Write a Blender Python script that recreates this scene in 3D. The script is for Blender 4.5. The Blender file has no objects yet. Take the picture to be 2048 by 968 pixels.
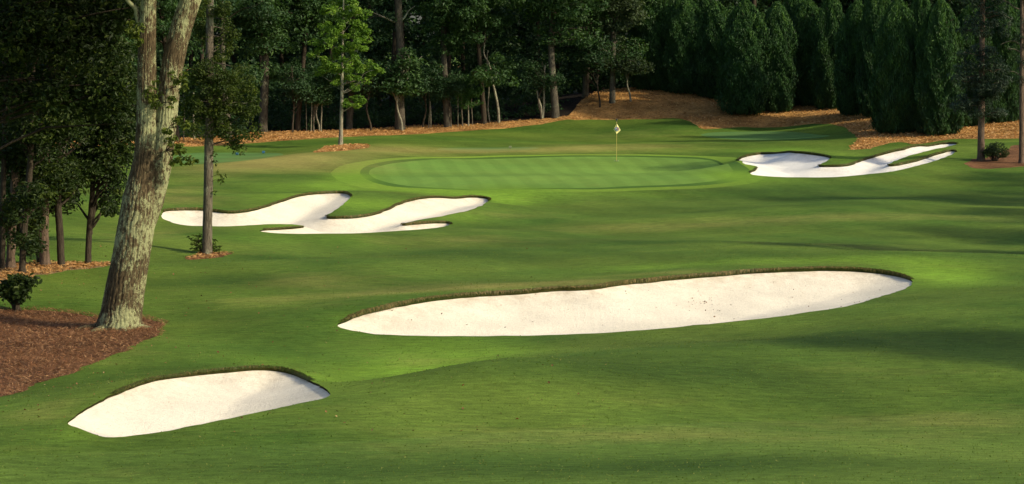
import bpy, math, random
import numpy as np
from mathutils.geometry import delaunay_2d_cdt
from mathutils import Vector

random.seed(7)
RNG = np.random.default_rng(11)
S = bpy.context.scene
COL = S.collection

# ------------------------------------------------------------------ camera
CAM_Z = 7.3
F = 4500.0                      # focal length in photograph pixels (2048 wide)
PITCH = math.atan((484 - 60) / F)
cam_d = bpy.data.cameras.new("camera")
cam = bpy.data.objects.new("camera", cam_d)
COL.objects.link(cam)
cam.location = (0, 0, CAM_Z)
cam.rotation_euler = (math.pi / 2 - PITCH, 0, 0)
cam_d.sensor_width = 36.0
cam_d.lens = 36.0 * F / 2048
cam_d.clip_start = 0.5
cam_d.clip_end = 3000
S.camera = cam

# ------------------------------------------------------------------ light
SUN_EL = math.radians(30)
SUN_AZ = math.radians(-25)       # measured from +X towards +Y
w = bpy.data.worlds.new("World")
S.world = w
w.use_nodes = True
nt = w.node_tree
sky = nt.nodes.new("ShaderNodeTexSky")
sky.sky_type = 'NISHITA'
sky.sun_disc = False
sky.sun_elevation = SUN_EL
sky.sun_rotation = math.pi / 2 - SUN_AZ
sky.air_density = 1.0
sky.dust_density = 2.5
bg = nt.nodes["Background"]
bg.inputs[1].default_value = 0.15
nt.links.new(sky.outputs[0], bg.inputs[0])
sd = bpy.data.lights.new("sun", 'SUN')
sun = bpy.data.objects.new("sun", sd)
COL.objects.link(sun)
sd.energy = 4.2
sd.angle = math.radians(2.5)
sd.color = (1.0, 0.88, 0.64)
_d = Vector((math.cos(SUN_EL) * math.cos(SUN_AZ), math.cos(SUN_EL) * math.sin(SUN_AZ), math.sin(SUN_EL)))
sun.rotation_euler = _d.to_track_quat('Z', 'Y').to_euler()
sun.location = (60, 20, 60)
S.view_settings.view_transform = 'Standard'
S.view_settings.look = 'None'
S.view_settings.exposure = 0.1
S.view_settings.gamma = 1.0
S.view_settings.use_curve_mapping = False
S.render.engine = 'CYCLES'
S.cycles.max_bounces = 6
S.cycles.diffuse_bounces = 3
S.cycles.transmission_bounces = 4
S.cycles.transparent_max_bounces = 4
S.cycles.use_denoising = True

# ------------------------------------------------------------------ measuring the site
cP, sP = math.cos(PITCH), math.sin(PITCH)

def ray(u, v):
    """direction with unit forward (Y) component for a point of the photograph"""
    a = (u - 1024) / F
    b = -(v - 484) / F
    y = cP + b * sP
    z = -sP + b * cP
    return a / y, z / y                       # X and Z per metre of Y

def at(u, v, Y):
    x, z = ray(u, v)
    return np.array([x * Y, Y, CAM_Z + z * Y])

# survey points: photograph point and distance ahead in metres
CP = [
 (0,968,33),(512,968,33),(1024,968,33),(1536,968,33),(2048,968,33.5),
 (0,905,35.5),(500,895,35.5),(1024,862,37),(1536,845,38.5),(2048,822,40),
 (230,877,37.0),(350,859,37.6),(480,835,38.5),(600,809,39.6),(667,792,40.4),(530,738,44.4),(300,762,42.2),(133,848,38.8),(430,748,43.6),
 (760,776,40.6),(850,754,41.0),(950,732,41.8),(1040,712,42.8),
 (720,768,44.2),(800,745,45.6),(850,736,46.0),(950,714,47.0),(1040,694,47.8),(700,745,46.2),
 (620,700,48.6),(620,745,44.9),(800,710,47.6),(1180,712,43.6),(1180,690,47),(1600,700,44.6),(1600,665,49),(2000,650,48.6),(2000,740,42.6),(1000,790,39.6),(1500,770,41),(1300,700,44.2),(1300,678,47.8),(760,830,38.0),
 (668,652,52.5),(850,673,50.2),(1000,673,50),(1300,660,50.8),(1600,629,53),(1828,567,60.0),(1720,604,55.5),
 (760,621,55.5),(1000,589,58.5),(1180,579,59.3),(1420,552,62),(1650,540,63.5),(1780,548,62.5),
 (1000,560,62.5),(1420,530,66),(1900,512,68),(2048,509,69),(1700,509,68),
 (1900,502,75),(1800,480,79),(1800,440,88),(1300,440,90),(1300,480,79),
 (2048,410,92),(1700,428,90),(2048,398,100),(1800,400,98),(2048,345,111),(1800,362,108),
 (1000,520,70),(500,509,69),(300,525,67),(800,506,70.5),(500,501,75),(330,513,73),(800,498,76),(1000,480,79),(1000,440,90),(1000,405,98),
 (1100,379,102.5),(1300,376,103.5),(900,377,103),(1100,345,117),(1230,322,127),(1230,313,131),(950,315,130),(722,345,116),(1440,340,119),(1440,365,106.5),
 (600,467,82),(400,452,85),(800,460,83),(903,447,85.5),(982,399,95.5),(830,398,94.5),(690,385,97),(655,437,88.5),(540,411,92.5),(465,427,89),(354,419,90),(319,432,87.5),(740,400,94),(560,449,85.5),
 (100,500,74),(200,560,64),(412,510,69.5),(235,655,55),(500,600,60),(500,540,65.5),(700,500,75.5),(0,700,51),(0,800,44.5),(0,560,62),(700,600,59),
 (150,420,88),(400,370,102),(440,333,120),(541,322,122),(600,314,124),(360,346,116),(440,328,128.5),(541,317,131),(480,309,138),(560,350,110),(500,300,142),(350,292,140),(690,292,138),(600,306,130),
 (850,300,136),(850,272,150),(1000,263,156),(1000,299,137),(1000,292,143),(1100,291,139),(1230,293,137),(1350,296,136),(1230,284,147),(1230,265,152),(1230,241,159),(1130,240,160),(900,262,158),(600,280,150),
 (1190,208,162.5),(1260,193,164),(1330,189,164.5),(1400,190,165),(1460,203,163),
 (1400,262,151),(1520,279,143),(1520,264,149),(1640,268,146),(1697,302,130),(1530,252,154),(1350,285,142),
 (1480,226,157),(1600,222,157),(1790,262,139),(1700,240,149),(1900,268,136),(2048,244,141),(2048,276,130),
 (1595,356,108),(1750,348,109.5),(1500,349,110.5),(1862,325,114.5),(1915,304,119.5),(1916,288,124),(1580,305,121),(1472,323,118),(1823,296,121.5),(1640,332,114.5),(1700,333,114),(1700,312,120),(1962,319,116),(2048,322,115),
]
P3 = [at(*c) for c in CP]
P3 += [np.array(p, float) for p in [
 (0,0,5.5),(0,12,3.3),(0,23,1.6),(-15,0,5.2),(15,0,5.6),(-12,22,1.5),(12,22,1.8),(-30,30,.6),(30,30,1.6),
 (-45,60,.3),(40,60,1.6),(-60,100,.4),(55,100,2.4),(-70,140,.3),(60,150,4),(-60,190,0.2),(-25,190,0.2),(0,190,.8),(12,200,1.5),(30,190,2.6),(60,200,4),(-45,240,.2),(45,240,3),(0,250,1.),
 (-30,165,0.1),(-22,168,0.3),(-12,168,0.6)]]
P3 = np.array(P3)
SC = 40.0

def _phi(r2):
    return np.where(r2 > 1e-12, 0.5 * r2 * np.log(r2 + 1e-12), 0.0)

def _tps_fit(P, lam):
    X = P[:, :2] / SC
    n = len(X)
    r2 = ((X[:, None] - X[None]) ** 2).sum(-1)
    A = np.zeros((n + 3, n + 3))
    A[:n, :n] = _phi(r2) + lam * np.eye(n)
    Q = np.c_[np.ones(n), X]
    A[:n, n:] = Q
    A[n:, :n] = Q.T
    return X, np.linalg.solve(A, np.r_[P[:, 2], 0, 0, 0])

TX, TW = _tps_fit(P3, 6e-5)

_wr = np.random.default_rng(5)
WAVES = []
for lam_, amp in ((26, .085), (17, .06), (11, .04), (7, .02), (4.3, .009)):
    for _ in range(4):
        th = _wr.uniform(0, math.pi)
        WAVES.append((math.cos(th) * 2 * math.pi / lam_, math.sin(th) * 2 * math.pi / lam_, _wr.uniform(0, 6.28), amp * _wr.uniform(.5, 1.1)))

def H(x, y):
    x = np.atleast_1d(np.asarray(x, float)); y = np.atleast_1d(np.asarray(y, float))
    out = np.empty(len(x))
    for s in range(0, len(x), 20000):
        xs, ys = x[s:s + 20000], y[s:s + 20000]
        xc, yc = np.clip(xs, -75, 65), np.clip(ys, -5, 245)
        q = np.c_[xc, yc] / SC
        r2 = ((q[:, None] - TX[None]) ** 2).sum(-1)
        z = _phi(r2) @ TW[:-3] + TW[-3] + q @ TW[-2:]
        fw = 1 - .6 * np.clip((ys - 100) / 12, 0, 1)
        fw = fw * (1 - .6 * np.exp(-((xs + 5) / 4.5) ** 2 - ((ys - 43) / 5) ** 2))
        for kx, ky, ph, am in WAVES:
            z = z + fw * am * np.sin(kx * xs + ky * ys + ph)
        out[s:s + 20000] = z
    return out

def ground_at(u, v, y0=28.0):
    """walk along the line of sight of photograph points until the ground is met"""
    u = np.atleast_1d(np.asarray(u, float)); v = np.atleast_1d(np.asarray(v, float))
    rx, rz = np.array([ray(a, b) for a, b in zip(u, v)]).T
    Y = np.full(len(u), y0); done = np.zeros(len(u), bool)
    lo = Y.copy()
    while not done.all() and Y.min() < 400:
        act = ~done
        g = CAM_Z + rz[act] * Y[act] - H(rx[act] * Y[act], Y[act])
        hit = g < 0
        idx = np.where(act)[0]
        done[idx[hit]] = True
        adv = idx[~hit]
        lo[adv] = Y[adv]
        Y[adv] += np.maximum(.25, .004 * Y[adv])
        done |= Y > 350
    hi = Y
    for _ in range(12):
        m = (lo + hi) / 2
        g = CAM_Z + rz * m - H(rx * m, m)
        hi = np.where(g < 0, m, hi); lo = np.where(g < 0, lo, m)
    return np.c_[rx * hi, hi, CAM_Z + rz * hi]

def poly_world(px, step=.3, wob=.03, smooth=2, seed=1):
    """outline read off the photograph -> outline on the ground, evenly stepped, slightly uneven"""
    g = ground_at([p[0] for p in px], [p[1] for p in px])[:, :2]
    return poly_even(g, step, wob, smooth, seed)

def poly_even(g, step, wob, smooth, seed):
    g = np.asarray(g, float)
    for _ in range(smooth):
        a, b = g, np.roll(g, -1, 0)
        g = np.stack([a * .75 + b * .25, a * .25 + b * .75], 1).reshape(-1, 2)
    seg = np.linalg.norm(np.roll(g, -1, 0) - g, axis=1)
    cum = np.r_[0, np.cumsum(seg)]
    n = max(12, int(cum[-1] / step))
    t = np.linspace(0, cum[-1], n, endpoint=False)
    gx = np.interp(t, cum, np.r_[g[:, 0], g[0, 0]]); gy = np.interp(t, cum, np.r_[g[:, 1], g[0, 1]])
    r = np.random.default_rng(seed)
    o = np.c_[gx, gy]
    nz = r.normal(0, wob, (n, 2)) * .5
    nz = nz + np.roll(nz, 1, 0)
    return o + nz

def inside(poly, x, y):
    x = np.asarray(x); y = np.asarray(y)
    c = np.zeros(len(x), bool)
    px, py = poly[:, 0], poly[:, 1]
    bb = (x > px.min()) & (x < px.max()) & (y > py.min()) & (y < py.max())
    xs, ys = x[bb], y[bb]
    cc = np.zeros(len(xs), bool)
    j = len(poly) - 1
    for i in range(len(poly)):
        cond = ((py[i] > ys) != (py[j] > ys))
        with np.errstate(divide='ignore', invalid='ignore'):
            xi = (px[j] - px[i]) * (ys - py[i]) / (py[j] - py[i] + 1e-15) + px[i]
        cc ^= cond & (xs < xi)
        j = i
    c[bb] = cc
    return c

def dist_poly(poly, x, y):
    a = poly; b = np.roll(poly, -1, 0)
    p = np.c_[x, y]
    best = np.full(len(p), 1e9)
    for i in range(len(a)):
        d = b[i] - a[i]
        t = np.clip(((p - a[i]) @ d) / (d @ d + 1e-12), 0, 1)
        q = a[i] + t[:, None] * d
        best = np.minimum(best, ((p - q) ** 2).sum(1))
    return np.sqrt(best)

# ------------------------------------------------------------------ outlines read off the photograph
B_NEAR = [(133,848),(150,832),(185,812),(230,789),(275,772),(300,764),(350,755),(400,749),(460,744),(500,740),(540,740),(575,745),(610,757),(640,773),(667,790),(640,799),(560,815),(480,833),(400,849),(330,862),(270,871),(235,875),(210,875),(190,868),(160,857)]
B_MID = [(668,652),(690,643),(720,630),(760,621),(830,607),(900,598),(960,592),(1040,588),(1100,582),(1180,580),(1200,576),(1260,568),(1340,560),(1420,553),(1500,547),(1580,543),(1650,541),(1720,543),(1780,549),(1815,557),(1828,567),(1815,575),(1780,587),(1730,603),(1690,614),(1600,628),(1500,640),(1400,649),(1300,659),(1200,666),(1100,670),(1000,672),(900,672),(800,671),(740,667),(700,661)]
B_LEFT = [(319,432),(328,423),(354,420),(406,420),(428,424),(465,428),(503,423),(540,412),(577,398),(614,390),(651,387),(681,386),(697,388),(702,393),(692,404),(673,419),(655,431),(650,434.5),(652,436),(662,438),(707,437),(744,432),(773,421.5),(800,408),(829,400),(874,395.5),(929,394),(966,395),(979,399),(974,408),(940,421),(892,430),(837,439),(814,446),(804,450),(806,451.5),(818,450),(859,447),(892,446),(903,448),(889,454),(837,459),(762,464),(688,467),(614,468),(558,467),(525,464),(515,462),(540,460),(577,458),(606,455),(610,452.5),(595,449),(551,447.5),(503,450),(454,453),(414,452),(373,451.5),(336,443)]
B_RIGHT = [(1472,323),(1493,313),(1529,307),(1580,306),(1615,308),(1650,313),(1662,315),(1655,322),(1637,331),(1636,332.5),(1643,334),(1694,333),(1713,326.5),(1741,316),(1776,306),(1823,297.5),(1870,289.6),(1909,286.5),(1915,288.5),(1905,292.5),(1850,303),(1811,313),(1788,322.6),(1776,329.7),(1777,333),(1800,330.5),(1843,320),(1878,308),(1905,301.4),(1914,303.4),(1902,310),(1862,324),(1811,337.5),(1752,347.3),(1674,354.4),(1596,355.2),(1537,353.2),(1494,348.8),(1512,341),(1516,335),(1508,331),(1485,328)]
GREEN = [(736,345),(744,336),(775,328),(830,322),(950,316.5),(1100,313.5),(1230,313),(1340,315),(1400,318),(1440,325),(1465,338),(1468,350),(1440,362),(1350,370),(1200,376),(1050,378),(900,377),(830,374),(775,366),(745,356)]
COLLAR = [(718,345),(726,333),(765,323),(840,317.5),(950,313),(1100,311),(1230,310.5),(1345,312),(1420,315),(1475,325),(1500,338),(1500,352),(1465,366),(1360,374),(1200,379),(1050,381),(900,380),(815,376.5),(760,370),(728,358)]
APRON = [(660,350),(664,338),(700,326),(780,317),(850,313.5),(950,310.5),(1100,308.5),(1230,308),(1350,309.5),(1425,312),(1478,316),(1506,326),(1536,345),(1530,358),(1480,372),(1370,379),(1200,384),(1050,386),(900,386),(800,382),(740,378),(690,368)]
GREEN_B = [(1395,268),(1440,263.5),(1520,262),(1600,264),(1650,269),(1665,273),(1620,277.5),(1540,280),(1450,278),(1410,273)]
TEE_L = [(330,318),(360,308),(400,305),(500,304),(550,305.5),(572,308),(555,314),(500,321),(440,326),(360,328)]
TEE_C = [(860,299),(900,295),(1000,294.5),(1070,293.5),(1085,297),(1040,302),(930,304)]
STRAW_NEAR = [(-200,600),(0,622),(60,617),(120,622),(180,632),(230,638),(285,632),(322,645),(328,658),(290,682),(245,700),(200,722),(130,750),(60,772),(0,795),(-200,860)]
STRAW_LEFT = [(-60,590),(-60,535),(30,528),(90,524),(130,526),(215,525),(238,528),(215,533),(140,541),(95,549),(60,553),(40,580),(0,600)]
RING_THIN = [(366,517),(390,508),(420,504),(452,504),(462,509),(440,515),(400,519),(375,520)]
RING_MAPLE = [(622,305),(645,294),(690,289),(730,289),(741,292.5),(735,297),(690,300.5),(640,305.5)]
RING_RIGHT = [(1924,330),(1947,318),(1975,316),(2005,304),(2026,291),(2050,287),(2130,285),(2130,335),(2043,332),(1988,338),(1949,337)]
BACK = [(-260,300),(100,296),(330,293),(480,288),(560,281.5),(600,279.5),(680,274.5),(760,271.5),(850,266.5),(930,261.5),(1000,257.5),(1070,250),(1110,243),(1148,237.5),(1156,240),(1200,240.5),(1240,238.5),(1300,237.5),(1350,236.5),(1380,242),(1398,254),(1408,260),(1440,257),(1500,252.5),(1600,249.5),(1690,250.5),(1700,262),(1714,280),(1702,295),(1694,303.5),(1752,292),(1808,281),(1816,290),(1850,287.5),(1890,280),(1910,277),(2048,276.5),(2250,276)]
_b = ground_at([p[0] for p in BACK], [p[1] for p in BACK])[:, :2]
_b = np.r_[_b, [[95, 140], [110, 420], [-130, 420], [-110, 150]]]

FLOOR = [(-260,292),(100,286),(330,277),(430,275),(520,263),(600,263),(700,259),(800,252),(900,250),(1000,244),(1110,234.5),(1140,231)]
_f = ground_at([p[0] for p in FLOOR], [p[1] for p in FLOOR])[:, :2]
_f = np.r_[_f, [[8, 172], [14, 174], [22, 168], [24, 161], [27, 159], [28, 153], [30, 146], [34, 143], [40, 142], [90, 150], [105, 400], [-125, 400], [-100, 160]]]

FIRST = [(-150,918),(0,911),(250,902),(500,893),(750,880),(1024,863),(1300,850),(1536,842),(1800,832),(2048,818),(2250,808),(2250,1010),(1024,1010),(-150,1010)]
ZONES = [  # name, outline, step
 ("sand_near", poly_world(B_NEAR, .16, .022, 2, 1)),
 ("sand_mid", poly_world(B_MID, .2, .03, 2, 2)),
 ("sand_left", poly_world(B_LEFT, .24, .025, 1, 3)),
 ("sand_right", poly_world(B_RIGHT, .28, .03, 1, 4)),
 ("green", poly_world(GREEN, .6, .0, 3, 5)),
 ("collar", poly_world(COLLAR, .6, .0, 3, 6)),
 ("apron", poly_world(APRON, .6, .02, 3, 7)),
 ("green_back", poly_world(GREEN_B, .8, .0, 3, 8)),
 ("tee_left", poly_world(TEE_L, .8, .0, 3, 9)),
 ("tee_centre", poly_world(TEE_C, .8, .0, 2, 10)),
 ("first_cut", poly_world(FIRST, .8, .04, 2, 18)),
 ("straw_near", poly_world(STRAW_NEAR, .22, .10, 2, 11)),
 ("straw_left", poly_world(STRAW_LEFT, .3, .12, 2, 12)),
 ("ring_thin", poly_world(RING_THIN, .2, .07, 2, 13)),
 ("ring_maple", poly_world(RING_MAPLE, .35, .1, 2, 14)),
 ("ring_right", poly_world(RING_RIGHT, .35, .1, 2, 15)),
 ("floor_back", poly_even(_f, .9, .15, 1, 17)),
 ("straw_back", poly_even(_b, .7, .12, 1, 16)),
]
ZP = dict(ZONES)

# ------------------------------------------------------------------ triangulate the whole site once, along the outlines
def build_cdt():
    pts = []
    r = np.random.default_rng(3)
    def grid(x0, x1, y0, y1, s, keep=None):
        xs = np.arange(x0, x1, s); ys = np.arange(y0, y1, s * .9)
        gx, gy = np.meshgrid(xs, ys)
        gx = gx + (np.arange(len(ys)) % 2)[:, None] * s * .5
        g = np.c_[gx.ravel(), gy.ravel()] + r.uniform(-.12, .12, (gx.size, 2)) * s
        return g if keep is None else g[keep(g)]
    wedge = lambda g, m=2.5: np.abs(g[:, 0]) < .2276 * g[:, 1] + m
    pts.append(grid(-30, 30, 30, 64, .42, lambda g: wedge(g)))
    pts.append(grid(-40, 40, 64, 112, .62, lambda g: wedge(g)))
    pts.append(grid(-50, 50, 112, 174, .85, lambda g: wedge(g)))
    pts.append(grid(-80, 80, -6, 250, 3.0, lambda g: ~(wedge(g, 3.5) & (g[:, 1] > 29) & (g[:, 1] < 175))))
    pts.append(grid(-1500, 1500, -300, 1800, 45, lambda g: ~((np.abs(g[:, 0]) < 95) & (g[:, 1] > -25) & (g[:, 1] < 270))))
    P = np.concatenate(pts)
    keep = np.ones(len(P), bool)
    for n, z in ZONES:
        st = np.linalg.norm(z[1] - z[0])
        bb = (P[:, 0] > z[:, 0].min() - 1) & (P[:, 0] < z[:, 0].max() + 1) & (P[:, 1] > z[:, 1].min() - 1) & (P[:, 1] < z[:, 1].max() + 1)
        idx = np.where(bb)[0]
        d = dist_poly(z, P[idx, 0], P[idx, 1])
        lim = .5 * max(.16, min(st, 1.0))
        ins = inside(z, P[idx, 0], P[idx, 1])
        kill = d < lim
        if n.startswith("sand"):
            kill |= ins
        keep[idx[kill]] = False
    P = P[keep]
    ex = []
    for n, s in (("sand_near", .17), ("sand_mid", .22), ("sand_left", .28), ("sand_right", .34)):
        z = ZP[n]
        g = grid(z[:, 0].min(), z[:, 0].max(), z[:, 1].min(), z[:, 1].max(), s)
        g = g[inside(z, g[:, 0], g[:, 1])]
        g = g[dist_poly(z, g[:, 0], g[:, 1]) > s * .5]
        ex.append(g)
    P = np.concatenate([P] + ex)
    verts = [Vector(p) for p in P]
    edges = []
    for n, z in ZONES:
        o = len(verts)
        verts += [Vector(p) for p in z]
        k = len(z)
        edges += [(o + i, o + (i + 1) % k) for i in range(k)]
    res = delaunay_2d_cdt(verts, edges, [], 0, 1e-5)
    V = np.array([tuple(v) for v in res[0]])
    T = np.array([f for f in res[2] if len(f) == 3])
    return V, T

GV, GT = build_cdt()
GZ = H(GV[:, 0], GV[:, 1])
cen = GV[GT].mean(1)
zone = np.full(len(GT), -1)
for i in range(len(ZONES) - 1, -1, -1):
    zone[inside(ZONES[i][1], cen[:, 0], cen[:, 1])] = i
print("terrain", len(GV), len(GT))

# ------------------------------------------------------------------ helpers for objects
def link_mesh(name, V, faces, mat, parent=None, smooth=True, attrs=None):
    """faces: list of (k,n) arrays or one array"""
    me = bpy.data.meshes.new(name)
    if not isinstance(faces, list):
        faces = [faces]
    faces = [np.asarray(f, dtype=np.int32) for f in faces if len(f)]
    V = np.asarray(V, dtype=np.float32)
    me.vertices.add(len(V)); me.vertices.foreach_set("co", V.ravel())
    nl = sum(f.size for f in faces); nf = sum(len(f) for f in faces)
    me.loops.add(nl)
    me.loops.foreach_set("vertex_index", np.concatenate([f.ravel() for f in faces]))
    me.polygons.add(nf)
    tot = np.concatenate([np.full(len(f), f.shape[1]) for f in faces])
    st = np.r_[0, np.cumsum(tot)[:-1]]
    me.polygons.foreach_set("loop_start", st.astype(np.int32))
    me.polygons.foreach_set("use_smooth", np.full(nf, smooth))
    me.update(calc_edges=True)
    for k, (dom, arr) in (attrs or {}).items():
        a = me.attributes.new(k, 'FLOAT', dom)
        a.data.foreach_set("value", np.asarray(arr, dtype=np.float32))
    if mat:
        me.materials.append(mat)
    o = bpy.data.objects.new(name, me)
    COL.objects.link(o)
    if parent:
        o.parent = parent
    return o

def tag(o, label=None, cat=None, group=None, kind=None):
    if label: o["label"] = label
    if cat: o["category"] = cat
    if group: o["group"] = group
    if kind: o["kind"] = kind
    return o

def empty(name, loc, rz=0.0, sc=1.0):
    o = bpy.data.objects.new(name, None)
    COL.objects.link(o)
    o.location = loc; o.rotation_euler = (0, 0, rz)
    o.scale = (sc, sc, sc) if not isinstance(sc, tuple) else sc
    o.empty_display_size = .3
    return o

def submesh(mask):
    T = GT[mask]
    ids, inv = np.unique(T, return_inverse=True)
    return ids, inv.reshape(-1, 3)

# ------------------------------------------------------------------ materials
def new_mat(name):
    m = bpy.data.materials.new(name); m.use_nodes = True
    n = m.node_tree
    for x in list(n.nodes): n.nodes.remove(x)
    out = n.nodes.new("ShaderNodeOutputMaterial")
    p = n.nodes.new("ShaderNodeBsdfPrincipled")
    n.links.new(p.outputs[0], out.inputs[0])
    return m, n, p, out

def N(n, typ, **kw):
    x = n.nodes.new(typ)
    for k, v in kw.items():
        setattr(x, k, v)
    return x

def noise(n, scale, detail=4, rough=.6, vec=None, stretch=None):
    t = N(n, "ShaderNodeTexNoise")
    t.inputs["Scale"].default_value = scale
    t.inputs["Detail"].default_value = detail
    t.inputs["Roughness"].default_value = rough
    if vec is None:
        vec = N(n, "ShaderNodeNewGeometry").outputs["Position"]
    if stretch:
        mp = N(n, "ShaderNodeMapping"); mp.inputs["Scale"].default_value = stretch
        n.links.new(vec, mp.inputs[0]); vec = mp.outputs[0]
    n.links.new(vec, t.inputs["Vector"])
    return t.outputs[0]

def ramp(n, fac, stops):
    r = N(n, "ShaderNodeValToRGB")
    e = r.color_ramp.elements
    while len(e) < len(stops): e.new(.5)
    for k, (p, c) in zip(e, stops):
        k.position = p
        k.color = (*c, 1) if isinstance(c, tuple) else (c, c, c, 1)
    n.links.new(fac, r.inputs[0])
    return r.outputs[0]

def mix(n, fac, a, b, typ='MIX'):
    m = N(n, "ShaderNodeMix", data_type='RGBA', blend_type=typ)
    if isinstance(fac, (int, float)): m.inputs[0].default_value = fac
    else: n.links.new(fac, m.inputs[0])
    for s, x in ((m.inputs[6], a), (m.inputs[7], b)):
        if isinstance(x, tuple): s.default_value = (*x, 1)
        else: n.links.new(x, s)
    return m.outputs[2]

def math_(n, op, a, b=None):
    m = N(n, "ShaderNodeMath", operation=op)
    for i, x in enumerate((a, b)):
        if x is None: continue
        if isinstance(x, (int, float)): m.inputs[i].default_value = x
        else: n.links.new(x, m.inputs[i])
    return m.outputs[0]

def attr(n, name):
    a = N(n, "ShaderNodeAttribute"); a.attribute_name = name
    return a.outputs["Fac"]

def bump(n, p, height, strength, dist):
    b = N(n, "ShaderNodeBump")
    b.inputs["Strength"].default_value = strength
    b.inputs["Distance"].default_value = dist
    n.links.new(height, b.inputs["Height"])
    n.links.new(b.outputs[0], p.inputs["Normal"])

def turf_mat(name, base, alt, dry=(.29, .26, .075), lush=(.165, .29, .03), deep=(.035, .075, .014), fine=1.0, stripes=None, rough_h=.03):
    m, n, p, out = new_mat(name)
    pos = N(n, "ShaderNodeNewGeometry").outputs["Position"]
    big = noise(n, .16, 4, .6, pos, (.7, 1.0, 1))
    med = noise(n, .8, 6, .7, pos, (.5, 1.1, 1))
    fin = noise(n, 7, 6, .8, pos, (.35, 1.3, 1))
    blade = noise(n, 55, 3, .7, pos, (.7, 1.6, 1))
    c = mix(n, ramp(n, big, [(.36, 0.), (.64, 1.)]), base, alt)
    c = mix(n, attr(n, "lush"), c, lush)
    c = mix(n, attr(n, "deep"), c, deep)  # darkens the turf where shade is painted in
    dr = math_(n, 'ADD', attr(n, "dry"), math_(n, 'MULTIPLY', math_(n, 'SUBTRACT', med, .56), .9))
    dr = ramp(n, dr, [(.0, 0.), (.95, 1.)])
    c = mix(n, dr, c, dry)
    if stripes:
        sep = N(n, "ShaderNodeSeparateXYZ"); n.links.new(pos, sep.inputs[0])
        for ax, ay, period, amt in stripes:
            t = math_(n, 'ADD', math_(n, 'MULTIPLY', sep.outputs[0], ax), math_(n, 'MULTIPLY', sep.outputs[1], ay))
            t = math_(n, 'ADD', t, math_(n, 'MULTIPLY', med, .25))
            t = math_(n, 'SINE', math_(n, 'MULTIPLY', t, 2 * math.pi / period))
            t = ramp(n, math_(n, 'ADD', math_(n, 'MULTIPLY', t, .5), .5), [(.3, 1 - amt), (.7, 1 + amt)])
            c = mix(n, 1.0, c, t, 'MULTIPLY')
    f = ramp(n, fin, [(.36, 1 - .32 * fine), (.5, 1.), (.66, 1 + .38 * fine)])
    c = mix(n, 1.0, c, f, 'MULTIPLY')
    f = ramp(n, blade, [(.36, 1 - .32 * fine), (.5, 1.), (.66, 1 + .38 * fine)])
    c = mix(n, 1.0, c, f, 'MULTIPLY')
    n.links.new(c, p.inputs["Base Color"])
    p.inputs["Roughness"].default_value = .75
    p.inputs["Specular IOR Level"].default_value = .04
    p.inputs["Sheen Weight"].default_value = .0
    p.inputs["Sheen Tint"].default_value = (.6, .9, .3, 1)
    hsum = math_(n, 'ADD', math_(n, 'MULTIPLY', fin, .7), math_(n, 'MULTIPLY', blade, .45))
    bump(n, p, hsum, .55, rough_h * 2.2)
    return m

M_TURF = turf_mat("fairway_turf", (.066, .128, .019), (.122, .182, .028), stripes=[(1.0, .42, 3.4, .05), (.35, 1.0, 9.0, .07)])
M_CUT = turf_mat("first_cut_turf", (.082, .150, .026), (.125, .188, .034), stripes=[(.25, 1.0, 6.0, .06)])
M_GREEN = turf_mat("putting_turf", (.14, .255, .046), (.17, .285, .050), fine=.45, stripes=[(1.0, .09, 1.35, .05), (0.05, 1.0, 13.0, .05)], rough_h=.006)
M_COLLAR = turf_mat("collar_turf", (.062, .135, .022), (.075, .15, .025), fine=.5, rough_h=.01)
M_APRON = turf_mat("apron_turf", (.17, .28, .035), (.20, .31, .036), fine=.7, rough_h=.015)
M_TEE = turf_mat("tee_turf", (.085, .18, .05), (.11, .205, .06), fine=.3, stripes=[(0.1, 1.0, 3.5, .08)], rough_h=.008)

def sand_mat(name, col, dirt):
    m, n, p, out = new_mat(name)
    pos = N(n, "ShaderNodeNewGeometry").outputs["Position"]
    a = noise(n, .6, 5, .6, pos); b = noise(n, 14, 5, .8, pos); g = noise(n, 60, 3, .8, pos)
    c = mix(n, ramp(n, a, [(.38, 0.), (.62, 1.)]), col, tuple(x * .88 for x in col))
    c = mix(n, 1.0, c, ramp(n, b, [(.36, .86), (.5, 1.), (.66, 1.04)]), 'MULTIPLY')
    c = mix(n, 1.0, c, ramp(n, g, [(.36, .88), (.5, 1.), (.66, 1.04)]), 'MULTIPLY')
    sp = noise(n, 22, 2, .9, pos, (1, .5, 1))
    c = mix(n, ramp(n, sp, [(.66, 0.), (.70, .8)]), c, dirt)
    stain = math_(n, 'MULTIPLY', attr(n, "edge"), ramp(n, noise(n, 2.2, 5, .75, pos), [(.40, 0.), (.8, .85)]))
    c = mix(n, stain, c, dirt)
    n.links.new(c, p.inputs["Base Color"])
    p.inputs["Roughness"].default_value = .95
    p.inputs["Specular IOR Level"].default_value = .1
    rk = N(n, "ShaderNodeTexWave"); rk.inputs["Scale"].default_value = 1.6; rk.inputs["Distortion"].default_value = 5
    rk.inputs["Detail"].default_value = 3; rk.inputs["Detail Scale"].default_value = .7
    n.links.new(pos, rk.inputs[0])
    h = math_(n, 'ADD', math_(n, 'MULTIPLY', b, .9), math_(n, 'ADD', math_(n, 'MULTIPLY', rk.outputs[1], .04), math_(n, 'MULTIPLY', g, .35)))
    bump(n, p, h, .6, .045)
    return m

M_SAND = sand_mat("white_sand", (.87, .80, .65), (.42, .32, .2))
M_SAND2 = sand_mat("bright_sand", (.88, .85, .78), (.5, .42, .3))

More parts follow.
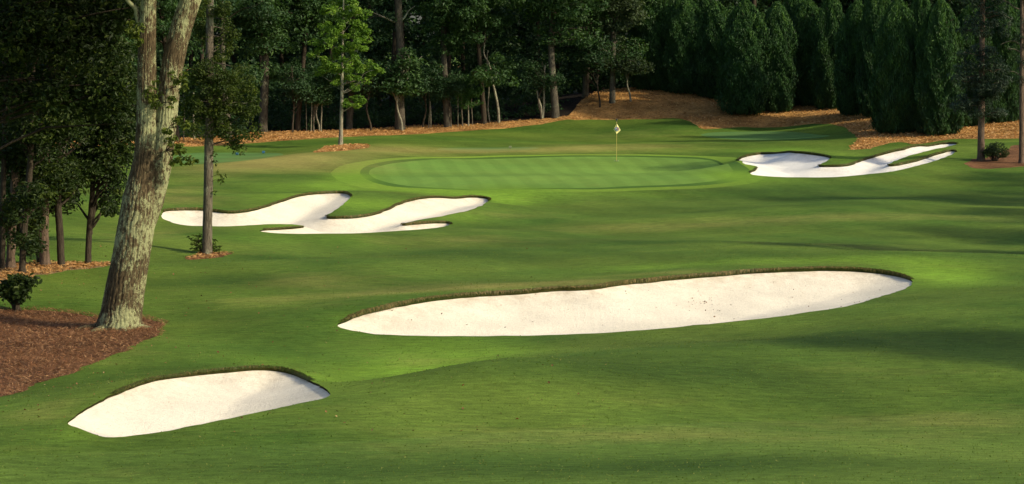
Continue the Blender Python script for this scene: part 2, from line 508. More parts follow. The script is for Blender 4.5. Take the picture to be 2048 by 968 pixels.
def straw_mat(name, c1, c2, c3):
    m, n, p, out = new_mat(name)
    pos = N(n, "ShaderNodeNewGeometry").outputs["Position"]
    a = noise(n, .5, 4, .6, pos); b = noise(n, 6, 6, .8, pos); g = noise(n, 26, 4, .85, pos)
    c = mix(n, ramp(n, b, [(.38, 0.), (.6, 1.)]), c1, c2)
    c = mix(n, ramp(n, g, [(.46, 0.), (.60, 1.)]), c, c3)
    c = mix(n, ramp(n, noise(n, 3.3, 5, .8, pos), [(.54, 0.), (.66, .6)]), c, tuple(x * .45 for x in c1))
    c = mix(n, 1.0, c, ramp(n, a, [(.36, .55), (.64, 1.3)]), 'MULTIPLY')
    n.links.new(c, p.inputs["Base Color"])
    p.inputs["Roughness"].default_value = .9
    p.inputs["Specular IOR Level"].default_value = .15
    bump(n, p, math_(n, 'ADD', b, g), .9, .12)
    return m

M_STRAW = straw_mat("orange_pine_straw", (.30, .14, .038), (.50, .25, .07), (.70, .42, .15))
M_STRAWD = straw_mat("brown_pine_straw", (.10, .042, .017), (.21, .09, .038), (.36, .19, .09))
M_FLOOR = straw_mat("shade_dark_litter", (.009, .007, .005), (.016, .012, .008), (.03, .022, .014))  # near black: the shade of the woods is put into the litter colour
M_LITTER = straw_mat("tan_leaf_litter", (.2, .12, .05), (.36, .23, .11), (.5, .36, .18))

def simple_mat(name, col, rough=.6, metal=0.):
    m, n, p, out = new_mat(name)
    c = mix(n, noise(n, 14, 3), tuple(x * .85 for x in col), tuple(min(1, x * 1.12) for x in col))
    n.links.new(c, p.inputs["Base Color"])
    p.inputs["Roughness"].default_value = rough
    p.inputs["Metallic"].default_value = metal
    return m

def bark_mat(name, dark, light, lichen=None, lich_amt=.0, scale=1.0):
    m, n, p, out = new_mat(name)
    pos = N(n, "ShaderNodeTexCoord").outputs["Object"]
    fur = noise(n, 13 * scale, 6, .75, pos, (1.8, 1.8, .26))
    fi = noise(n, 40 * scale, 4, .8, pos, (1, 1, .4))
    c = mix(n, ramp(n, fur, [(.36, 0.), (.6, 1.)]), dark, light)
    c = mix(n, 1.0, c, ramp(n, fi, [(.25, .65), (.75, 1.3)]), 'MULTIPLY')
    if lichen:
        l1 = noise(n, 1.1, 3, .6, pos); l2 = noise(n, 11 * scale, 7, .9, pos, (1.2, 1.2, .6)); 
        mask = math_(n, 'ADD', math_(n, 'MULTIPLY', l1, .55), math_(n, 'MULTIPLY', l2, .75))
        mask = ramp(n, mask, [(.70 - lich_amt, 0.), (.735 - lich_amt, 1.)])
        l3 = mix(n, noise(n, 18, 4), lichen, tuple(x * .62 for x in lichen))
        c = mix(n, mask, c, l3)
    n.links.new(c, p.inputs["Base Color"])
    p.inputs["Roughness"].default_value = .9
    p.inputs["Specular IOR Level"].default_value = .15
    bump(n, p, math_(n, 'ADD', fur, math_(n, 'MULTIPLY', fi, .3)), .9, .05)
    return m

M_OAK = bark_mat("lichened_oak_bark", (.024, .017, .009), (.135, .100, .054), (.40, .42, .22), .046)
M_BARK = bark_mat("grey_bark", (.05, .042, .03), (.17, .145, .105), (.30, .31, .2), .0)
M_BARKD = bark_mat("dark_bark", (.022, .017, .012), (.07, .055, .038))
M_WOOD = bark_mat("forest_bark", (.035, .03, .022), (.115, .10, .075), (.22, .23, .15), .0)
M_PALE = bark_mat("pale_bark", (.10, .09, .065), (.30, .275, .20), (.4, .42, .28), .03)
M_PINE = bark_mat("pine_bark", (.05, .035, .025), (.17, .12, .085))

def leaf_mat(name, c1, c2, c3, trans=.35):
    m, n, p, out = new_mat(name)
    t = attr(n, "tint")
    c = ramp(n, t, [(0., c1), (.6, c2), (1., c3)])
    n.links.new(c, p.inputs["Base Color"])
    p.inputs["Roughness"].default_value = .55
    p.inputs["Specular IOR Level"].default_value = .25
    tr = N(n, "ShaderNodeBsdfTranslucent")
    cc = mix(n, 1.0, c, (1.25, 1.35, .5), 'MULTIPLY')
    n.links.new(cc, tr.inputs[0])
    mx = N(n, "ShaderNodeMixShader"); mx.inputs[0].default_value = trans
    n.links.new(p.outputs[0], mx.inputs[1]); n.links.new(tr.outputs[0], mx.inputs[2])
    n.links.new(mx.outputs[0], out.inputs[0])
    return m

L_OAK = leaf_mat("oak_leaf", (.026, .046, .008), (.052, .082, .012), (.12, .155, .02))
L_GROVE = leaf_mat("grove_leaf", (.014, .028, .007), (.030, .054, .010), (.085, .115, .02))
L_DARK = leaf_mat("shade_leaf", (.018, .046, .020), (.034, .078, .028), (.06, .115, .036))
L_MID = leaf_mat("hardwood_leaf", (.024, .060, .020), (.045, .098, .028), (.078, .145, .038))
L_GREY = leaf_mat("greygreen_leaf", (.03, .05, .022), (.05, .078, .03), (.08, .11, .04))
L_MAPLE = leaf_mat("maple_leaf", (.08, .165, .02), (.135, .245, .028), (.24, .34, .05), .42)
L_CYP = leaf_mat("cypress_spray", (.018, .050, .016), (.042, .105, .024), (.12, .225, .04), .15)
L_PINE = leaf_mat("pine_needle", (.012, .028, .014), (.022, .042, .02), (.035, .06, .026), .15)
L_SAP = leaf_mat("sapling_leaf", (.05, .12, .03), (.075, .16, .04), (.11, .2, .05), .4)

# ------------------------------------------------------------------ turf tone patches: thin and well-fed turf, plus painted sun bands and shade
def blob_field(px, x, y):
    f = np.zeros(len(x))
    for u, v, ru, rv, am in px:
        c = ground_at([u, u, u], [v, v - rv, v + rv])
        ry = max(.8, (c[1, 1] - c[2, 1]) / 2); ry = min(ry, 14)
        rx = ru / F * c[0, 1]
        d2 = ((x - c[0, 0]) / rx) ** 2 + ((y - c[0, 1]) / ry) ** 2
        f += am * np.exp(-d2)
    return np.clip(f, 0, 1)

DRY_AND_LIT = [(620,318,150,14,.75),(480,330,120,12,.7),(770,300,110,9,.8),(1100,299,170,6,.55),(930,303,90,5,.5),(360,380,50,14,.35),  # dry turf; the right-hand and foreground bands paint in sunlight
       (780,585,170,10,.5),(620,560,120,14,.35),(980,575,120,7,.6),(1150,566,110,7,.65),(1340,548,120,5,.35),(520,605,90,10,.3),
       (1300,870,500,12,.3),(1900,840,260,14,.35),(1750,432,320,8,.35),(300,470,80,16,.3),(280,690,60,25,.25),(90,820,60,20,.3),(1300,455,260,10,.35),(900,480,200,10,.3),(1000,430,150,10,.25),(1700,492,200,5,.25),(380,398,80,8,.45),(1250,292,160,6,.4),(1230,272,130,8,.2),(830,720,60,12,.25)]
LUSH = [(700,356,60,14,1.),(640,400,60,10,.5),(740,412,70,14,.9),(850,384,230,6,.9),(1010,395,70,18,.85),(600,372,90,8,.5),(560,392,60,6,.6),(1250,388,260,5,.4),(1880,556,80,26,1.),(1940,545,60,18,.6),(1500,690,1,1,0),(1650,522,260,8,.7),(1300,535,150,6,.35),(760,755,110,14,.7),(900,725,130,14,.7),(1010,705,90,10,.5),(850,690,150,22,.4),(700,640,50,18,.35),
        (1500,355,90,14,.8),(1440,345,50,12,.5),(440,440,90,6,.7),(560,458,60,8,.7),(640,476,200,8,.4),(920,435,50,14,.6),(180,865,70,14,.5),(640,760,60,18,.5),(560,720,120,10,.4),
        (1830,315,60,10,.5),(1560,300,90,5,.5),(1700,320,40,12,.6),(860,620,1,1,0)]
SHADE = [(1350,745,330,26,.55),(1850,690,220,24,.4),(250,690,1,1,0),(1500,925,500,16,.5),(500,935,400,14,.4),(1180,480,200,12,.4),(880,505,120,8,.3),(480,560,150,12,.35),(1700,380,300,14,.4),(1230,262,140,14,.45),(1500,400,420,22,.35),(1750,490,280,10,.3),(1000,500,250,14,.25),(1450,700,350,40,.3),(620,340,80,14,.3),(1100,940,500,14,.35),(350,580,180,22,.2)]  # painted shade: tree shadow bands, turned-away slopes, the shaded back mound

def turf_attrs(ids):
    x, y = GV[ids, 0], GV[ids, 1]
    return {"dry": ('POINT', blob_field(DRY_AND_LIT, x, y)), "lush": ('POINT', blob_field(LUSH, x, y)), "deep": ('POINT', blob_field(SHADE, x, y))}

ZI = {n: i for i, (n, _) in enumerate(ZONES)}

def lip_height(nx, ny, back, front):
    t = np.clip((ny + .15) / .8, 0, 1)
    return front + (back - front) * t ** .8

RIMS = {}
for _zn, _back, _front in (("sand_near", .05, .0), ("sand_mid", .085, .0), ("sand_left", .07, .0), ("sand_right", .085, .0)):
    z = ZP[_zn]
    area = .5 * np.sum(z[:, 0] * np.roll(z[:, 1], -1) - np.roll(z[:, 0], -1) * z[:, 1])
    tan = np.roll(z, -3, 0) - np.roll(z, 3, 0)
    nr = np.c_[tan[:, 1], -tan[:, 0]] * (1 if area > 0 else -1)
    nr /= np.linalg.norm(nr, axis=1)[:, None] + 1e-9
    lh = lip_height(nr[:, 0], nr[:, 1], _back, _front)
    for _ in range(10):
        lh = (np.roll(lh, 1) + lh + np.roll(lh, -1)) / 3
    RIMS[_zn] = (z, nr, lh)

def rim_raise(x, y):
    out = np.zeros(len(x))
    for z, nr, lh in RIMS.values():
        bb = np.where((x > z[:, 0].min() - 5) & (x < z[:, 0].max() + 5) & (y > z[:, 1].min() - 5) & (y < z[:, 1].max() + 5))[0]
        d2 = (x[bb, None] - z[None, :, 0]) ** 2 + (y[bb, None] - z[None, :, 1]) ** 2
        k = d2.argmin(1); d = np.sqrt(d2[np.arange(len(bb)), k])
        wgt = np.exp(-d2 / .5); l = (wgt @ lh) / (wgt.sum(1) + 1e-12)
        l = np.where(d < .05, lh[k], np.where(wgt.sum(1) > 1e-6, l, lh[k]))
        out[bb] += l * np.exp(-(d / 1.6) ** 1.5)
    return out
GZ = GZ + rim_raise(GV[:, 0], GV[:, 1])

def sheet(name, zi, mat, label=None, attrs=True, dz=None, cat=None):
    ids, T = submesh(zone == zi)
    z = GZ[ids] + (dz(GV[ids, 0], GV[ids, 1]) if dz else 0)
    o = link_mesh(name, np.c_[GV[ids], z], T, mat, attrs=turf_attrs(ids) if attrs else None)
    tag(o, label, cat, kind='structure')
    return o

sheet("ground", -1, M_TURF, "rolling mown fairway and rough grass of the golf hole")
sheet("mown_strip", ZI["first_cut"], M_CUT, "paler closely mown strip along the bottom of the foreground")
sheet("putting_green", ZI["green"], M_GREEN, "large pale green putting green with mown stripes and the flagstick")
sheet("green_collar", ZI["collar"], M_COLLAR, "darker mown ring round the flagged putting green")
sheet("green_apron", ZI["apron"], M_APRON, "bright grass apron around the flagged putting green")
sheet("back_green", ZI["green_back"], M_TEE, "small striped green below the cypress row")
sheet("tee_ground", ZI["tee_left"], M_TEE, "bluish green tee with two blue markers beyond the thin tree")
sheet("tee_ground", ZI["tee_centre"], M_TEE, "narrow pale tee strip beyond the putting green")
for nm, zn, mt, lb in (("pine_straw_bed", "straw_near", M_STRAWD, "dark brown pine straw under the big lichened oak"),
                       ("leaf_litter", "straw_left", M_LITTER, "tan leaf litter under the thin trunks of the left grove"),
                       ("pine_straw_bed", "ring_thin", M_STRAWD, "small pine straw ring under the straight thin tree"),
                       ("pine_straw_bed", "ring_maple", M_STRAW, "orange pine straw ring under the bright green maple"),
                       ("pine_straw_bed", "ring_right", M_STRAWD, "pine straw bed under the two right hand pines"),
                       ("forest_floor", "floor_back", M_FLOOR, "litter floor of the back woods, coloured near black as shade"),
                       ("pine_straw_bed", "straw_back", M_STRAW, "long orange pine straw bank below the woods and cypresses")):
    sheet(nm, ZI[zn], mt, lb, attrs=False, dz=lambda x, y: 0.0)

# ------------------------------------------------------------------ bunkers: sunk sand, turf lip, hanging grass
M_LIP = turf_mat("lip_turf", (.030, .045, .010), (.05, .05, .014), fine=1.0)
M_FRINGE = leaf_mat("lip_grass", (.05, .085, .014), (.12, .10, .03), (.30, .21, .09), .25)

def bunker(zn, mat, slope, depth, label, brown):
    z = ZP[zn]
    _, nr, lh = RIMS[zn]
    area = len(z)
    ids, T = submesh(zone == ZI[zn])
    x, y = GV[ids, 0], GV[ids, 1]
    d = dist_poly(z, x, y)
    # nearest edge point decides the lip height carried inwards
    near = np.array([np.argmin((z[:, 0] - a) ** 2 + (z[:, 1] - b) ** 2) for a, b in zip(x, y)])
    l = lh[near]
    dep = depth * (1 - np.exp(-slope * d / depth))
    zz = H(x, y) - .015 - dep + .008 * np.sin(x * 3.1 + 2 * np.sin(y * 1.3)) * np.clip(d, 0, 1)
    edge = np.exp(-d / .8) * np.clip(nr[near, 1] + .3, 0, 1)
    o = link_mesh("sand_bunker", np.c_[x, y, zz], T, mat, attrs={"edge": ('POINT', edge)})
    tag(o, label, kind='structure')
    # turf face: from the rim down to just under the sand, undercut a little
    n = len(z)
    hz = H(z[:, 0], z[:, 1]) + lh
    top = np.c_[z, hz]
    mid = np.c_[z + nr * .02, hz - lh * .5]
    bot = np.c_[z + nr * .035, hz - lh - .05]
    V = np.r_[top, mid, bot]
    i = np.arange(n); j = (i + 1) % n
    Q = np.r_[np.c_[i, j, n + j, n + i], np.c_[n + i, n + j, 2 * n + j, 2 * n + i]]
    link_mesh("turf_face", V, Q, M_LIP, parent=o, attrs={k: ('POINT', np.zeros(3 * n)) for k in ("dry", "lush", "deep")})
    # grass blades hanging over the face
    r = np.random.default_rng(area)
    k = r.integers(0, n, int(n * 50)); k = k[lh[k] > .03]; t = r.random(len(k))[:, None]
    p = top[k] * (1 - t) + top[(k + 1) % n] * t
    nn = nr[k]; clump = .55 + .9 * np.clip(np.sin(k * .21) * np.sin(k * .083 + 1) + r.normal(0, .25, len(k)), -.3, 1)
    L = (lh[k] * r.uniform(.4, 1.0, len(k)) * clump * 1.3 + .02)
    wd = r.uniform(.006, .014, len(k)) * (z[:, 1].mean() / 60)
    tdir = np.c_[-nn[:, 1], nn[:, 0], np.zeros(len(k))]
    inn = np.c_[-nn, np.zeros(len(k))]
    back_off = np.c_[nn, np.zeros(len(k))] * r.uniform(0, .12, len(k))[:, None]
    p0 = p + back_off
    p1 = p0 + inn * (r.uniform(.02, .07, len(k)))[:, None] + np.c_[np.zeros((len(k), 2)), r.uniform(.01, .05, len(k))]
    tipv = p1 + inn * r.uniform(.0, .05, len(k))[:, None] - np.c_[np.zeros((len(k), 2)), L] + tdir * r.normal(0, .03, len(k))[:, None]
    a = p0 - tdir * wd[:, None]; b = p0 + tdir * wd[:, None]
    c_ = p1 + tdir * wd[:, None] * .9; d_ = p1 - tdir * wd[:, None] * .9
    V = np.stack([a, b, c_, d_, tipv], 1).reshape(-1, 3)
    o5 = np.arange(len(k)) * 5
    tint = np.clip(r.normal(brown, .28, len(k)), 0, 1)
    link_mesh("grass_fringe", V, [np.c_[o5, o5 + 1, o5 + 2, o5 + 3], np.c_[o5 + 3, o5 + 2, o5 + 4]], M_FRINGE, parent=o, smooth=False,
              attrs={"tint": ('FACE', np.r_[tint, tint])})
    return o

bunker("sand_near", M_SAND, .42, .62, "smaller cream sand bunker nearest in the foreground", .25)
bunker("sand_mid", M_SAND, .30, .75, "long wide cream sand bunker across the middle fairway", .5)
bunker("sand_left", M_SAND, .34, .75, "lobed white sand bunker behind the thin straight tree", .45)
bunker("sand_right", M_SAND2, .34, .75, "white forked sand bunker beside the putting green under the pines", .3)

# ==================================================================== vegetation builders
class Geo:
    """collects vertices and faces of one mesh"""
    def __init__(s): s.V = []; s.Q = []; s.T = []; s.n = 0; s.tq = []; s.tt = []
    def add(s, V, Q=None, T=None, tint=None):
        if Q is not None and len(Q):
            s.Q.append(np.asarray(Q) + s.n); s.tq.append(np.broadcast_to(.5 if tint is None else tint, (len(Q),)))
        if T is not None and len(T):
            s.T.append(np.asarray(T) + s.n); s.tt.append(np.broadcast_to(.5 if tint is None else tint, (len(T),)))
        s.V.append(V); s.n += len(V)
    def build(s, name, mat, parent=None, smooth=True, tint=False):
        V = np.concatenate(s.V)
        fs = []; tt = []
        if s.Q: fs.append(np.concatenate(s.Q)); tt.append(np.concatenate(s.tq))
        if s.T: fs.append(np.concatenate(s.T)); tt.append(np.concatenate(s.tt))
        return link_mesh(name, V, fs, mat, parent, smooth, {"tint": ('FACE', np.concatenate(tt))} if tint else None)

def unit(a):
    return a / (np.linalg.norm(a, axis=-1, keepdims=True) + 1e-12)

def spline(pts, n):
    pts = np.asarray(pts, float)
    k = len(pts)
    if k == 2:
        t = np.linspace(0, 1, n)[:, None]
        return pts[0] * (1 - t) + pts[1] * t
    P = np.r_[[2 * pts[0] - pts[1]], pts, [2 * pts[-1] - pts[-2]]]
    out = []
    for t in np.linspace(0, k - 1 - 1e-9, n):
        i = int(t); f = t - i
        p0, p1, p2, p3 = P[i:i + 4]
        out.append(.5 * (2 * p1 + (p2 - p0) * f + (2 * p0 - 5 * p1 + 4 * p2 - p3) * f * f + (3 * p1 - p0 - 3 * p2 + p3) * f ** 3))
    return np.array(out)

def tube(g, path, rad, sides=8, rough=0., r=None, ridges=0, ridge_amp=0., cap=True):
    path = np.asarray(path, float); n = len(path)
    rad = np.interp(np.linspace(0, 1, n), np.linspace(0, 1, len(rad)), rad) if len(rad) != n else np.asarray(rad, float)
    t = unit(np.gradient(path, axis=0))
    up = np.array([0, 1., 0]) if abs(t[0, 1]) < .8 else np.array([1., 0, 0])
    a = unit(np.cross(t, up)); b = np.cross(t, a)
    th = np.linspace(0, 2 * math.pi, sides, endpoint=False)
    R = rad[:, None] * np.ones(sides)
    if rough and r is not None:
        nz = r.normal(0, rough, (n, sides))
        nz = (nz + np.roll(nz, 1, 1) + np.roll(nz, 1, 0)) / 2
        R = R * (1 + nz)
    if ridges:
        s_ = np.linspace(0, 1, n)[:, None]
        k_ = int(ridges * 1.7)
        wv = np.sin(ridges * th[None] + 2.2 * np.sin(s_ * 19 + th[None] * 2) + 1.3 * np.sin(s_ * 57 + 3 * th[None])) + .7 * np.sin(k_ * th[None] + 3 * np.sin(s_ * 31 + th[None]) + 1.5 * np.sin(s_ * 83))
        R = R * (1 + ridge_amp * (1 - 1.6 * np.clip(-wv, 0, 2)) )
    V = path[:, None] + (a[:, None] * np.cos(th)[None, :, None] + b[:, None] * np.sin(th)[None, :, None]) * R[..., None]
    V = V.reshape(-1, 3)
    i = np.arange(n - 1)[:, None] * sides; j = np.arange(sides)[None]; jn = (j + 1) % sides
    Q = np.stack([i + j, i + jn, i + sides + jn, i + sides + j], -1).reshape(-1, 4)
    T = None
    if cap:
        V = np.r_[V, path[-1:]]
        e = (n - 1) * sides
        T = np.c_[e + np.arange(sides), e + (np.arange(sides) + 1) % sides, np.full(sides, n * sides)]
    g.add(V, Q, T)

def leaves(g, c, nrm, size, r, aspect=.55, hexa=False, tint=None, fwd=None):
    """leaf blades: folded rhombs, or six-cornered pointed blades near the camera"""
    n = len(c)
    nrm = unit(nrm)
    t = fwd if fwd is not None else r.normal(0, 1, (n, 3))
    t = unit(t - (t * nrm).sum(1)[:, None] * nrm)
    s = np.cross(nrm, t)
    L = np.asarray(size)[:, None] if np.ndim(size) else np.full((n, 1), size)
    Wd = L * aspect
    fold = nrm * L * .12
    o = np.arange(n)
    if hexa:
        V = np.stack([c - t * L * .5, c - t * L * .18 + s * Wd * .42 + fold, c + t * L * .18 + s * Wd * .36 + fold,
                      c + t * L * .5 - fold, c + t * L * .18 - s * Wd * .36 + fold, c - t * L * .18 - s * Wd * .42 + fold], 1).reshape(-1, 3)
        b = o[:, None] * 6
        g.add(V, np.r_[b + [0, 1, 2, 3], b + [0, 3, 4, 5]], None, None if tint is None else np.r_[tint, tint])
    else:
        V = np.stack([c - t * L * .5, c + s * Wd * .5 + fold, c + t * L * .5, c - s * Wd * .5 + fold], 1).reshape(-1, 3)
        b = o[:, None] * 4
        g.add(V, b + [0, 1, 2, 3], None, tint)

def crown_clumps(g, C, rad, n_per, leaf, r, flat=.5, hexa=False, tint_c=None, aspect=.55, droop=0.):
    """leaf clumps: C centres, rad radii; leaves gather on the upper/outer shell of each clump"""
    for i in range(len(C)):
        n = max(4, int(n_per * r.uniform(.6, 1.4) * 1.0))
        d = unit(r.normal(0, 1, (n, 3)))
        rr = rad[i] * r.uniform(.35, 1.0, n) ** .6
        p = C[i] + d * rr[:, None] * [1, 1, flat]
        p[:, 2] -= droop * (np.linalg.norm(d[:, :2], axis=1) * rr) ** 1.5
        nn = d * .6 + r.normal(0, .55, (n, 3)) + [0, 0, .75]
        base = r.uniform(.1, .75) if tint_c is None else tint_c[i]
        tint = np.clip(base + r.normal(0, .17, n), 0, 1)
        leaves(g, p, nn, leaf * r.uniform(.7, 1.35, n), r, aspect, hexa, tint)

def lobed_volume(r, n, rx, ry, rz, lobes=7, hollow=.45):
    """points spread through an uneven crown made of several overlapping lobes"""
    LC = unit(r.normal(0, 1, (lobes, 3))) * r.uniform(.25, .68, (lobes, 1))
    LR = r.uniform(.30, .55, lobes)
    k = r.integers(0, lobes, n)
    d = unit(r.normal(0, 1, (n, 3)))
    p = LC[k] + d * (LR[k] * (hollow + (1 - hollow) * r.random(n) ** .5))[:, None]
    return p * [rx, ry, rz]

def limb(g, a, b, r0, r1, r, sag=.12, sides=5, n=7):
    a = np.asarray(a, float); b = np.asarray(b, float)
    L = np.linalg.norm(b - a)
    m1 = a * .65 + b * .35 + r.normal(0, .06, 3) * L + [0, 0, sag * L * .4]
    m2 = a * .3 + b * .7 + r.normal(0, .07, 3) * L + [0, 0, sag * L * .5]
    tube(g, spline([a, m1, m2, b], n), [r0, r0 * .72 + r1 * .28, r0 * .4 + r1 * .6, r1], sides)

def copy_tree(src, loc, rz, sc, name=None):
    o = src.copy(); COL.objects.link(o)
    o.location = loc; o.rotation_euler = (0, 0, rz)
    o.scale = sc if isinstance(sc, tuple) else (sc, sc, sc)
    for ch in src.children:
        c = ch.copy(); COL.objects.link(c); c.parent = o
    return o

# -------------------------------------------------------------------- background hardwoods (height about 17 m)
def hardwood(seed, name, lmat, bmat, Ht=17., r0=.32, first=5.2, rx=4.6, nclump=110, nper=95, leaf=.24, lean=0., low=None, flat=.5):
    r = np.random.default_rng(seed)
    root = empty(name, (0, 0, 0))
    g = Geo()
    top = np.array([lean * Ht + r.normal(0, .4), r.normal(0, .4), Ht * .86])
    pts = [np.array([0, 0, -.4]), np.array([r.normal(0, .06), 0, .5]), np.array([lean * Ht * .3 + r.normal(0, .15), r.normal(0, .2), Ht * .3]), np.array([lean * Ht * .65 + r.normal(0, .3), r.normal(0, .2), Ht * .6]), top]
    path = spline(pts, 24)
    s = np.linspace(0, 1, 24)
    rad = r0 * (1 - .78 * s) + r0 * .75 * np.exp(-s * 26)
    tube(g, path, rad, 9, .05, r)
    cz = (first + Ht) / 2
    C = lobed_volume(r, nclump, rx, rx, (Ht - first) / 2 * 1.05) + [lean * cz, 0, cz]
    # sweep lower boughs outwards
    if low:
        for (dx, dy, z, rr, k) in low:
            C = np.r_[C, np.c_[r.normal(dx, rr, k), r.normal(dy, rr, k), r.normal(z, rr * .4, k)]]
    C[:, 2] = np.maximum(C[:, 2], 1.2)
    for i in r.choice(len(C), min(len(C), 30), replace=False):
        zz = max(first * .8, C[i, 2] - r.uniform(.5, 2.2))
        k = int(np.clip(np.searchsorted(path[:, 2], zz), 2, 22))
        limb(g, path[k], C[i], rad[k] * .38, .018, r, .15, 4, 6)
    tr = g.build("trunk", bmat, root)
    g = Geo()
    crown_clumps(g, C, r.uniform(.55, 1.15, len(C)), nper, leaf, r, flat)
    g.build("crown", lmat, root, False, True)
    return root

def cypress(seed, Ht=9.5, rx=1.55, n=62000):
    r = np.random.default_rng(seed)
    root = empty("cypress_tree", (0, 0, 0))
    g = Geo(); tube(g, [(0, 0, -.3), (0, 0, Ht * .5), (0, 0, Ht * .93)], [.17, .1, .02], 7)
    for k in range(26):
        z = r.uniform(.1, .8) * Ht; a = r.uniform(0, 6.28)
        limb(g, (0, 0, z), (math.cos(a) * rx * .7, math.sin(a) * rx * .7, z + 1.0), .04, .012, r, .0, 4, 4)
    g.build("trunk", M_BARKD, root)
    g = Geo()
    z = r.random(n) ** .85; th = r.uniform(0, 2 * math.pi, n)
    prof = np.interp(z, [0, .04, .15, .4, .65, .82, .93, 1.], [.6, .88, .98, 1.0, .90, .70, .44, .10])
    # upright plumes: ridged surface with clefts
    ph = r.uniform(0, 6.28, 12)
    pl = sum(.05 * np.sin(k * th + ph[k] + z * (3 + k)) for k in range(3, 9)) + .11 * np.sin(z * 17 + 3 * np.sin(th * 2 + ph[0])) + .07 * np.sin(z * 41 + 5 * np.sin(th * 4 + ph[2]))
    shell = np.where(r.random(n) < .72, r.uniform(.84, 1.0, n) + np.clip(r.normal(0, .07, n), 0, .3), r.uniform(.3, .9, n))
    R = rx * prof * (1 + pl) * shell
    p = np.c_[np.cos(th) * R, np.sin(th) * R, z * Ht + r.normal(0, .08, n)]
    fw = np.c_[np.cos(th) * .5, np.sin(th) * .5, np.full(n, 1.1)] + r.normal(0, .3, (n, 3))
    nn = np.c_[np.cos(th), np.sin(th), np.full(n, .1)] + r.normal(0, .5, (n, 3))
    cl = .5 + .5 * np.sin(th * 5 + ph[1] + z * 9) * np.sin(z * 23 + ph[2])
    tint = np.clip(.02 + .38 * cl + .38 * z ** 2 + r.normal(0, .16, n), 0, 1)  # lighter with height: the sunlit look of the tops is put into the tint
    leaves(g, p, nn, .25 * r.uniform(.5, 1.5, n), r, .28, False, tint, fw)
    # feathery leaders at the top
    m = 1600
    for k in range(9):
        a = r.uniform(0, 6.28); q = r.uniform(0, .38) * rx
        hh = Ht * (1.04 - .12 * q / rx) - r.uniform(0, .5)
        mm = m // 9
        t = r.random(mm)
        p = np.c_[np.cos(a) * q + r.normal(0, .13, mm) * (1 - t), np.sin(a) * q + r.normal(0, .13, mm) * (1 - t), hh - 1.5 * (1 - t)]
        fw = np.c_[r.normal(0, .4, (mm, 2)), np.ones(mm)]
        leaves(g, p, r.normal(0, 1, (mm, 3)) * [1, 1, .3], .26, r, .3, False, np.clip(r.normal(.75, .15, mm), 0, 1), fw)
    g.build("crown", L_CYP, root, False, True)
    return root

def place(u, v, dy=0.):
    p = ground_at([u], [v])[0]
    if dy: p = np.array([p[0] * (p[1] + dy) / p[1], p[1] + dy, 0.]); p[2] = H(p[0], p[1])[0]
    return p

def place_y(u, Y):
    x = (u - 1024) / F * Y
    return np.array([x, Y, H(x, Y)[0]])

def sc_for(root_h, u, Y, vt, z0):
    """height so that the tip stands at photograph row vt"""
    zt = at(u, vt, Y)[2]
    return (zt - z0) / root_h

# ==================================================================== woods behind the hole
HW = {}
HW['a'] = hardwood(21, "hardwood_tree", L_MID, M_WOOD, 18, .36, 4.4, 4.8, nclump=190)
HW['b'] = hardwood(22, "hardwood_tree", L_DARK, M_WOOD, 17, .30, 4.0, 4.4, nclump=180, lean=.02, low=[(1.8, -1.2, 3.8, .9, 14)])
HW['c'] = hardwood(23, "hardwood_tree", L_MID, M_BARKD, 16, .26, 3.6, 4.2, nclump=170, lean=-.02, low=[(-1.5, -1.5, 3.4, .8, 12), (1.6, -1., 4.2, .7, 8)])
HW['d'] = hardwood(24, "hardwood_tree", L_GREY, M_WOOD, 15, .34, 3.6, 3.2, nclump=90, low=[(1.2, -1.2, 3.2, .8, 16)])
HW['e'] = hardwood(25, "understorey_tree", L_DARK, M_BARKD, 7.0, .09, 2.0, 1.9, nclump=46, nper=80, leaf=.2)
HW['f'] = hardwood(26, "understorey_tree", L_MID, M_PALE, 5.4, .08, 1.9, 1.5, nclump=34, nper=80, leaf=.2)
_used = set()

def hw(key, u, v, vt=None, rz=0., sx=1.0, label="", dy=0., Y=None, group="trees along the edge of the back woods", cat="tree"):
    src = HW[key]
    p = place_y(u, Y) if Y else place(u, v, dy)
    Ht = {'a': 18, 'b': 17, 'c': 16, 'd': 15, 'e': 7.0, 'f': 5.4}[key]
    s = sc_for(Ht, u, p[1], vt, p[2]) if vt is not None else 1.0
    if key in _used:
        o = copy_tree(src, p, rz, (s * sx, s * sx, s))
    else:
        _used.add(key); o = src
        o.location = p; o.rotation_euler = (0, 0, rz); o.scale = (s * sx, s * sx, s)
    return tag(o, label, cat, group)

hw('c', 352, 282, -230, .4, 1., "shaded hardwood just beyond the big oak's fork")
hw('b', 455, 277, -260, 2.2, 1., "dark hardwood behind the thin straight tree's hanging leaves")
hw('a', 528, 264, -290, 1.1, 1.05, "thick pale trunked hardwood with flared base at the straw edge")
hw('c', 596, 262, -220, 3.4, .9, "hardwood with low boughs between flared trunk and green maple")
hw('b', 700, 258, -250, 5.2, 1., "dark hardwood directly behind the bright green maple")
hw('a', 893, 254, -260, 4.0, 1., "tall hardwood right of the pine with the dead branch")
hw('c', 968, 247, -210, .9, .95, "hardwood over the crooked pale saplings")
hw('a', 1108, 234, -280, 2.6, 1.0, "tall straight trunked hardwood where straw meets the grass mound")
hw('b', 1170, 226, -260, 4.4, 1., "dark hardwood at the left foot of the straw mound", dy=4)
hw('d', 1226, 205, -150, .3, 1.05, "grey green tree with low foliage on the straw mound")
hw('c', 1290, 196, -210, 2.0, .9, "dark hardwood behind the straw mound crest", dy=5)
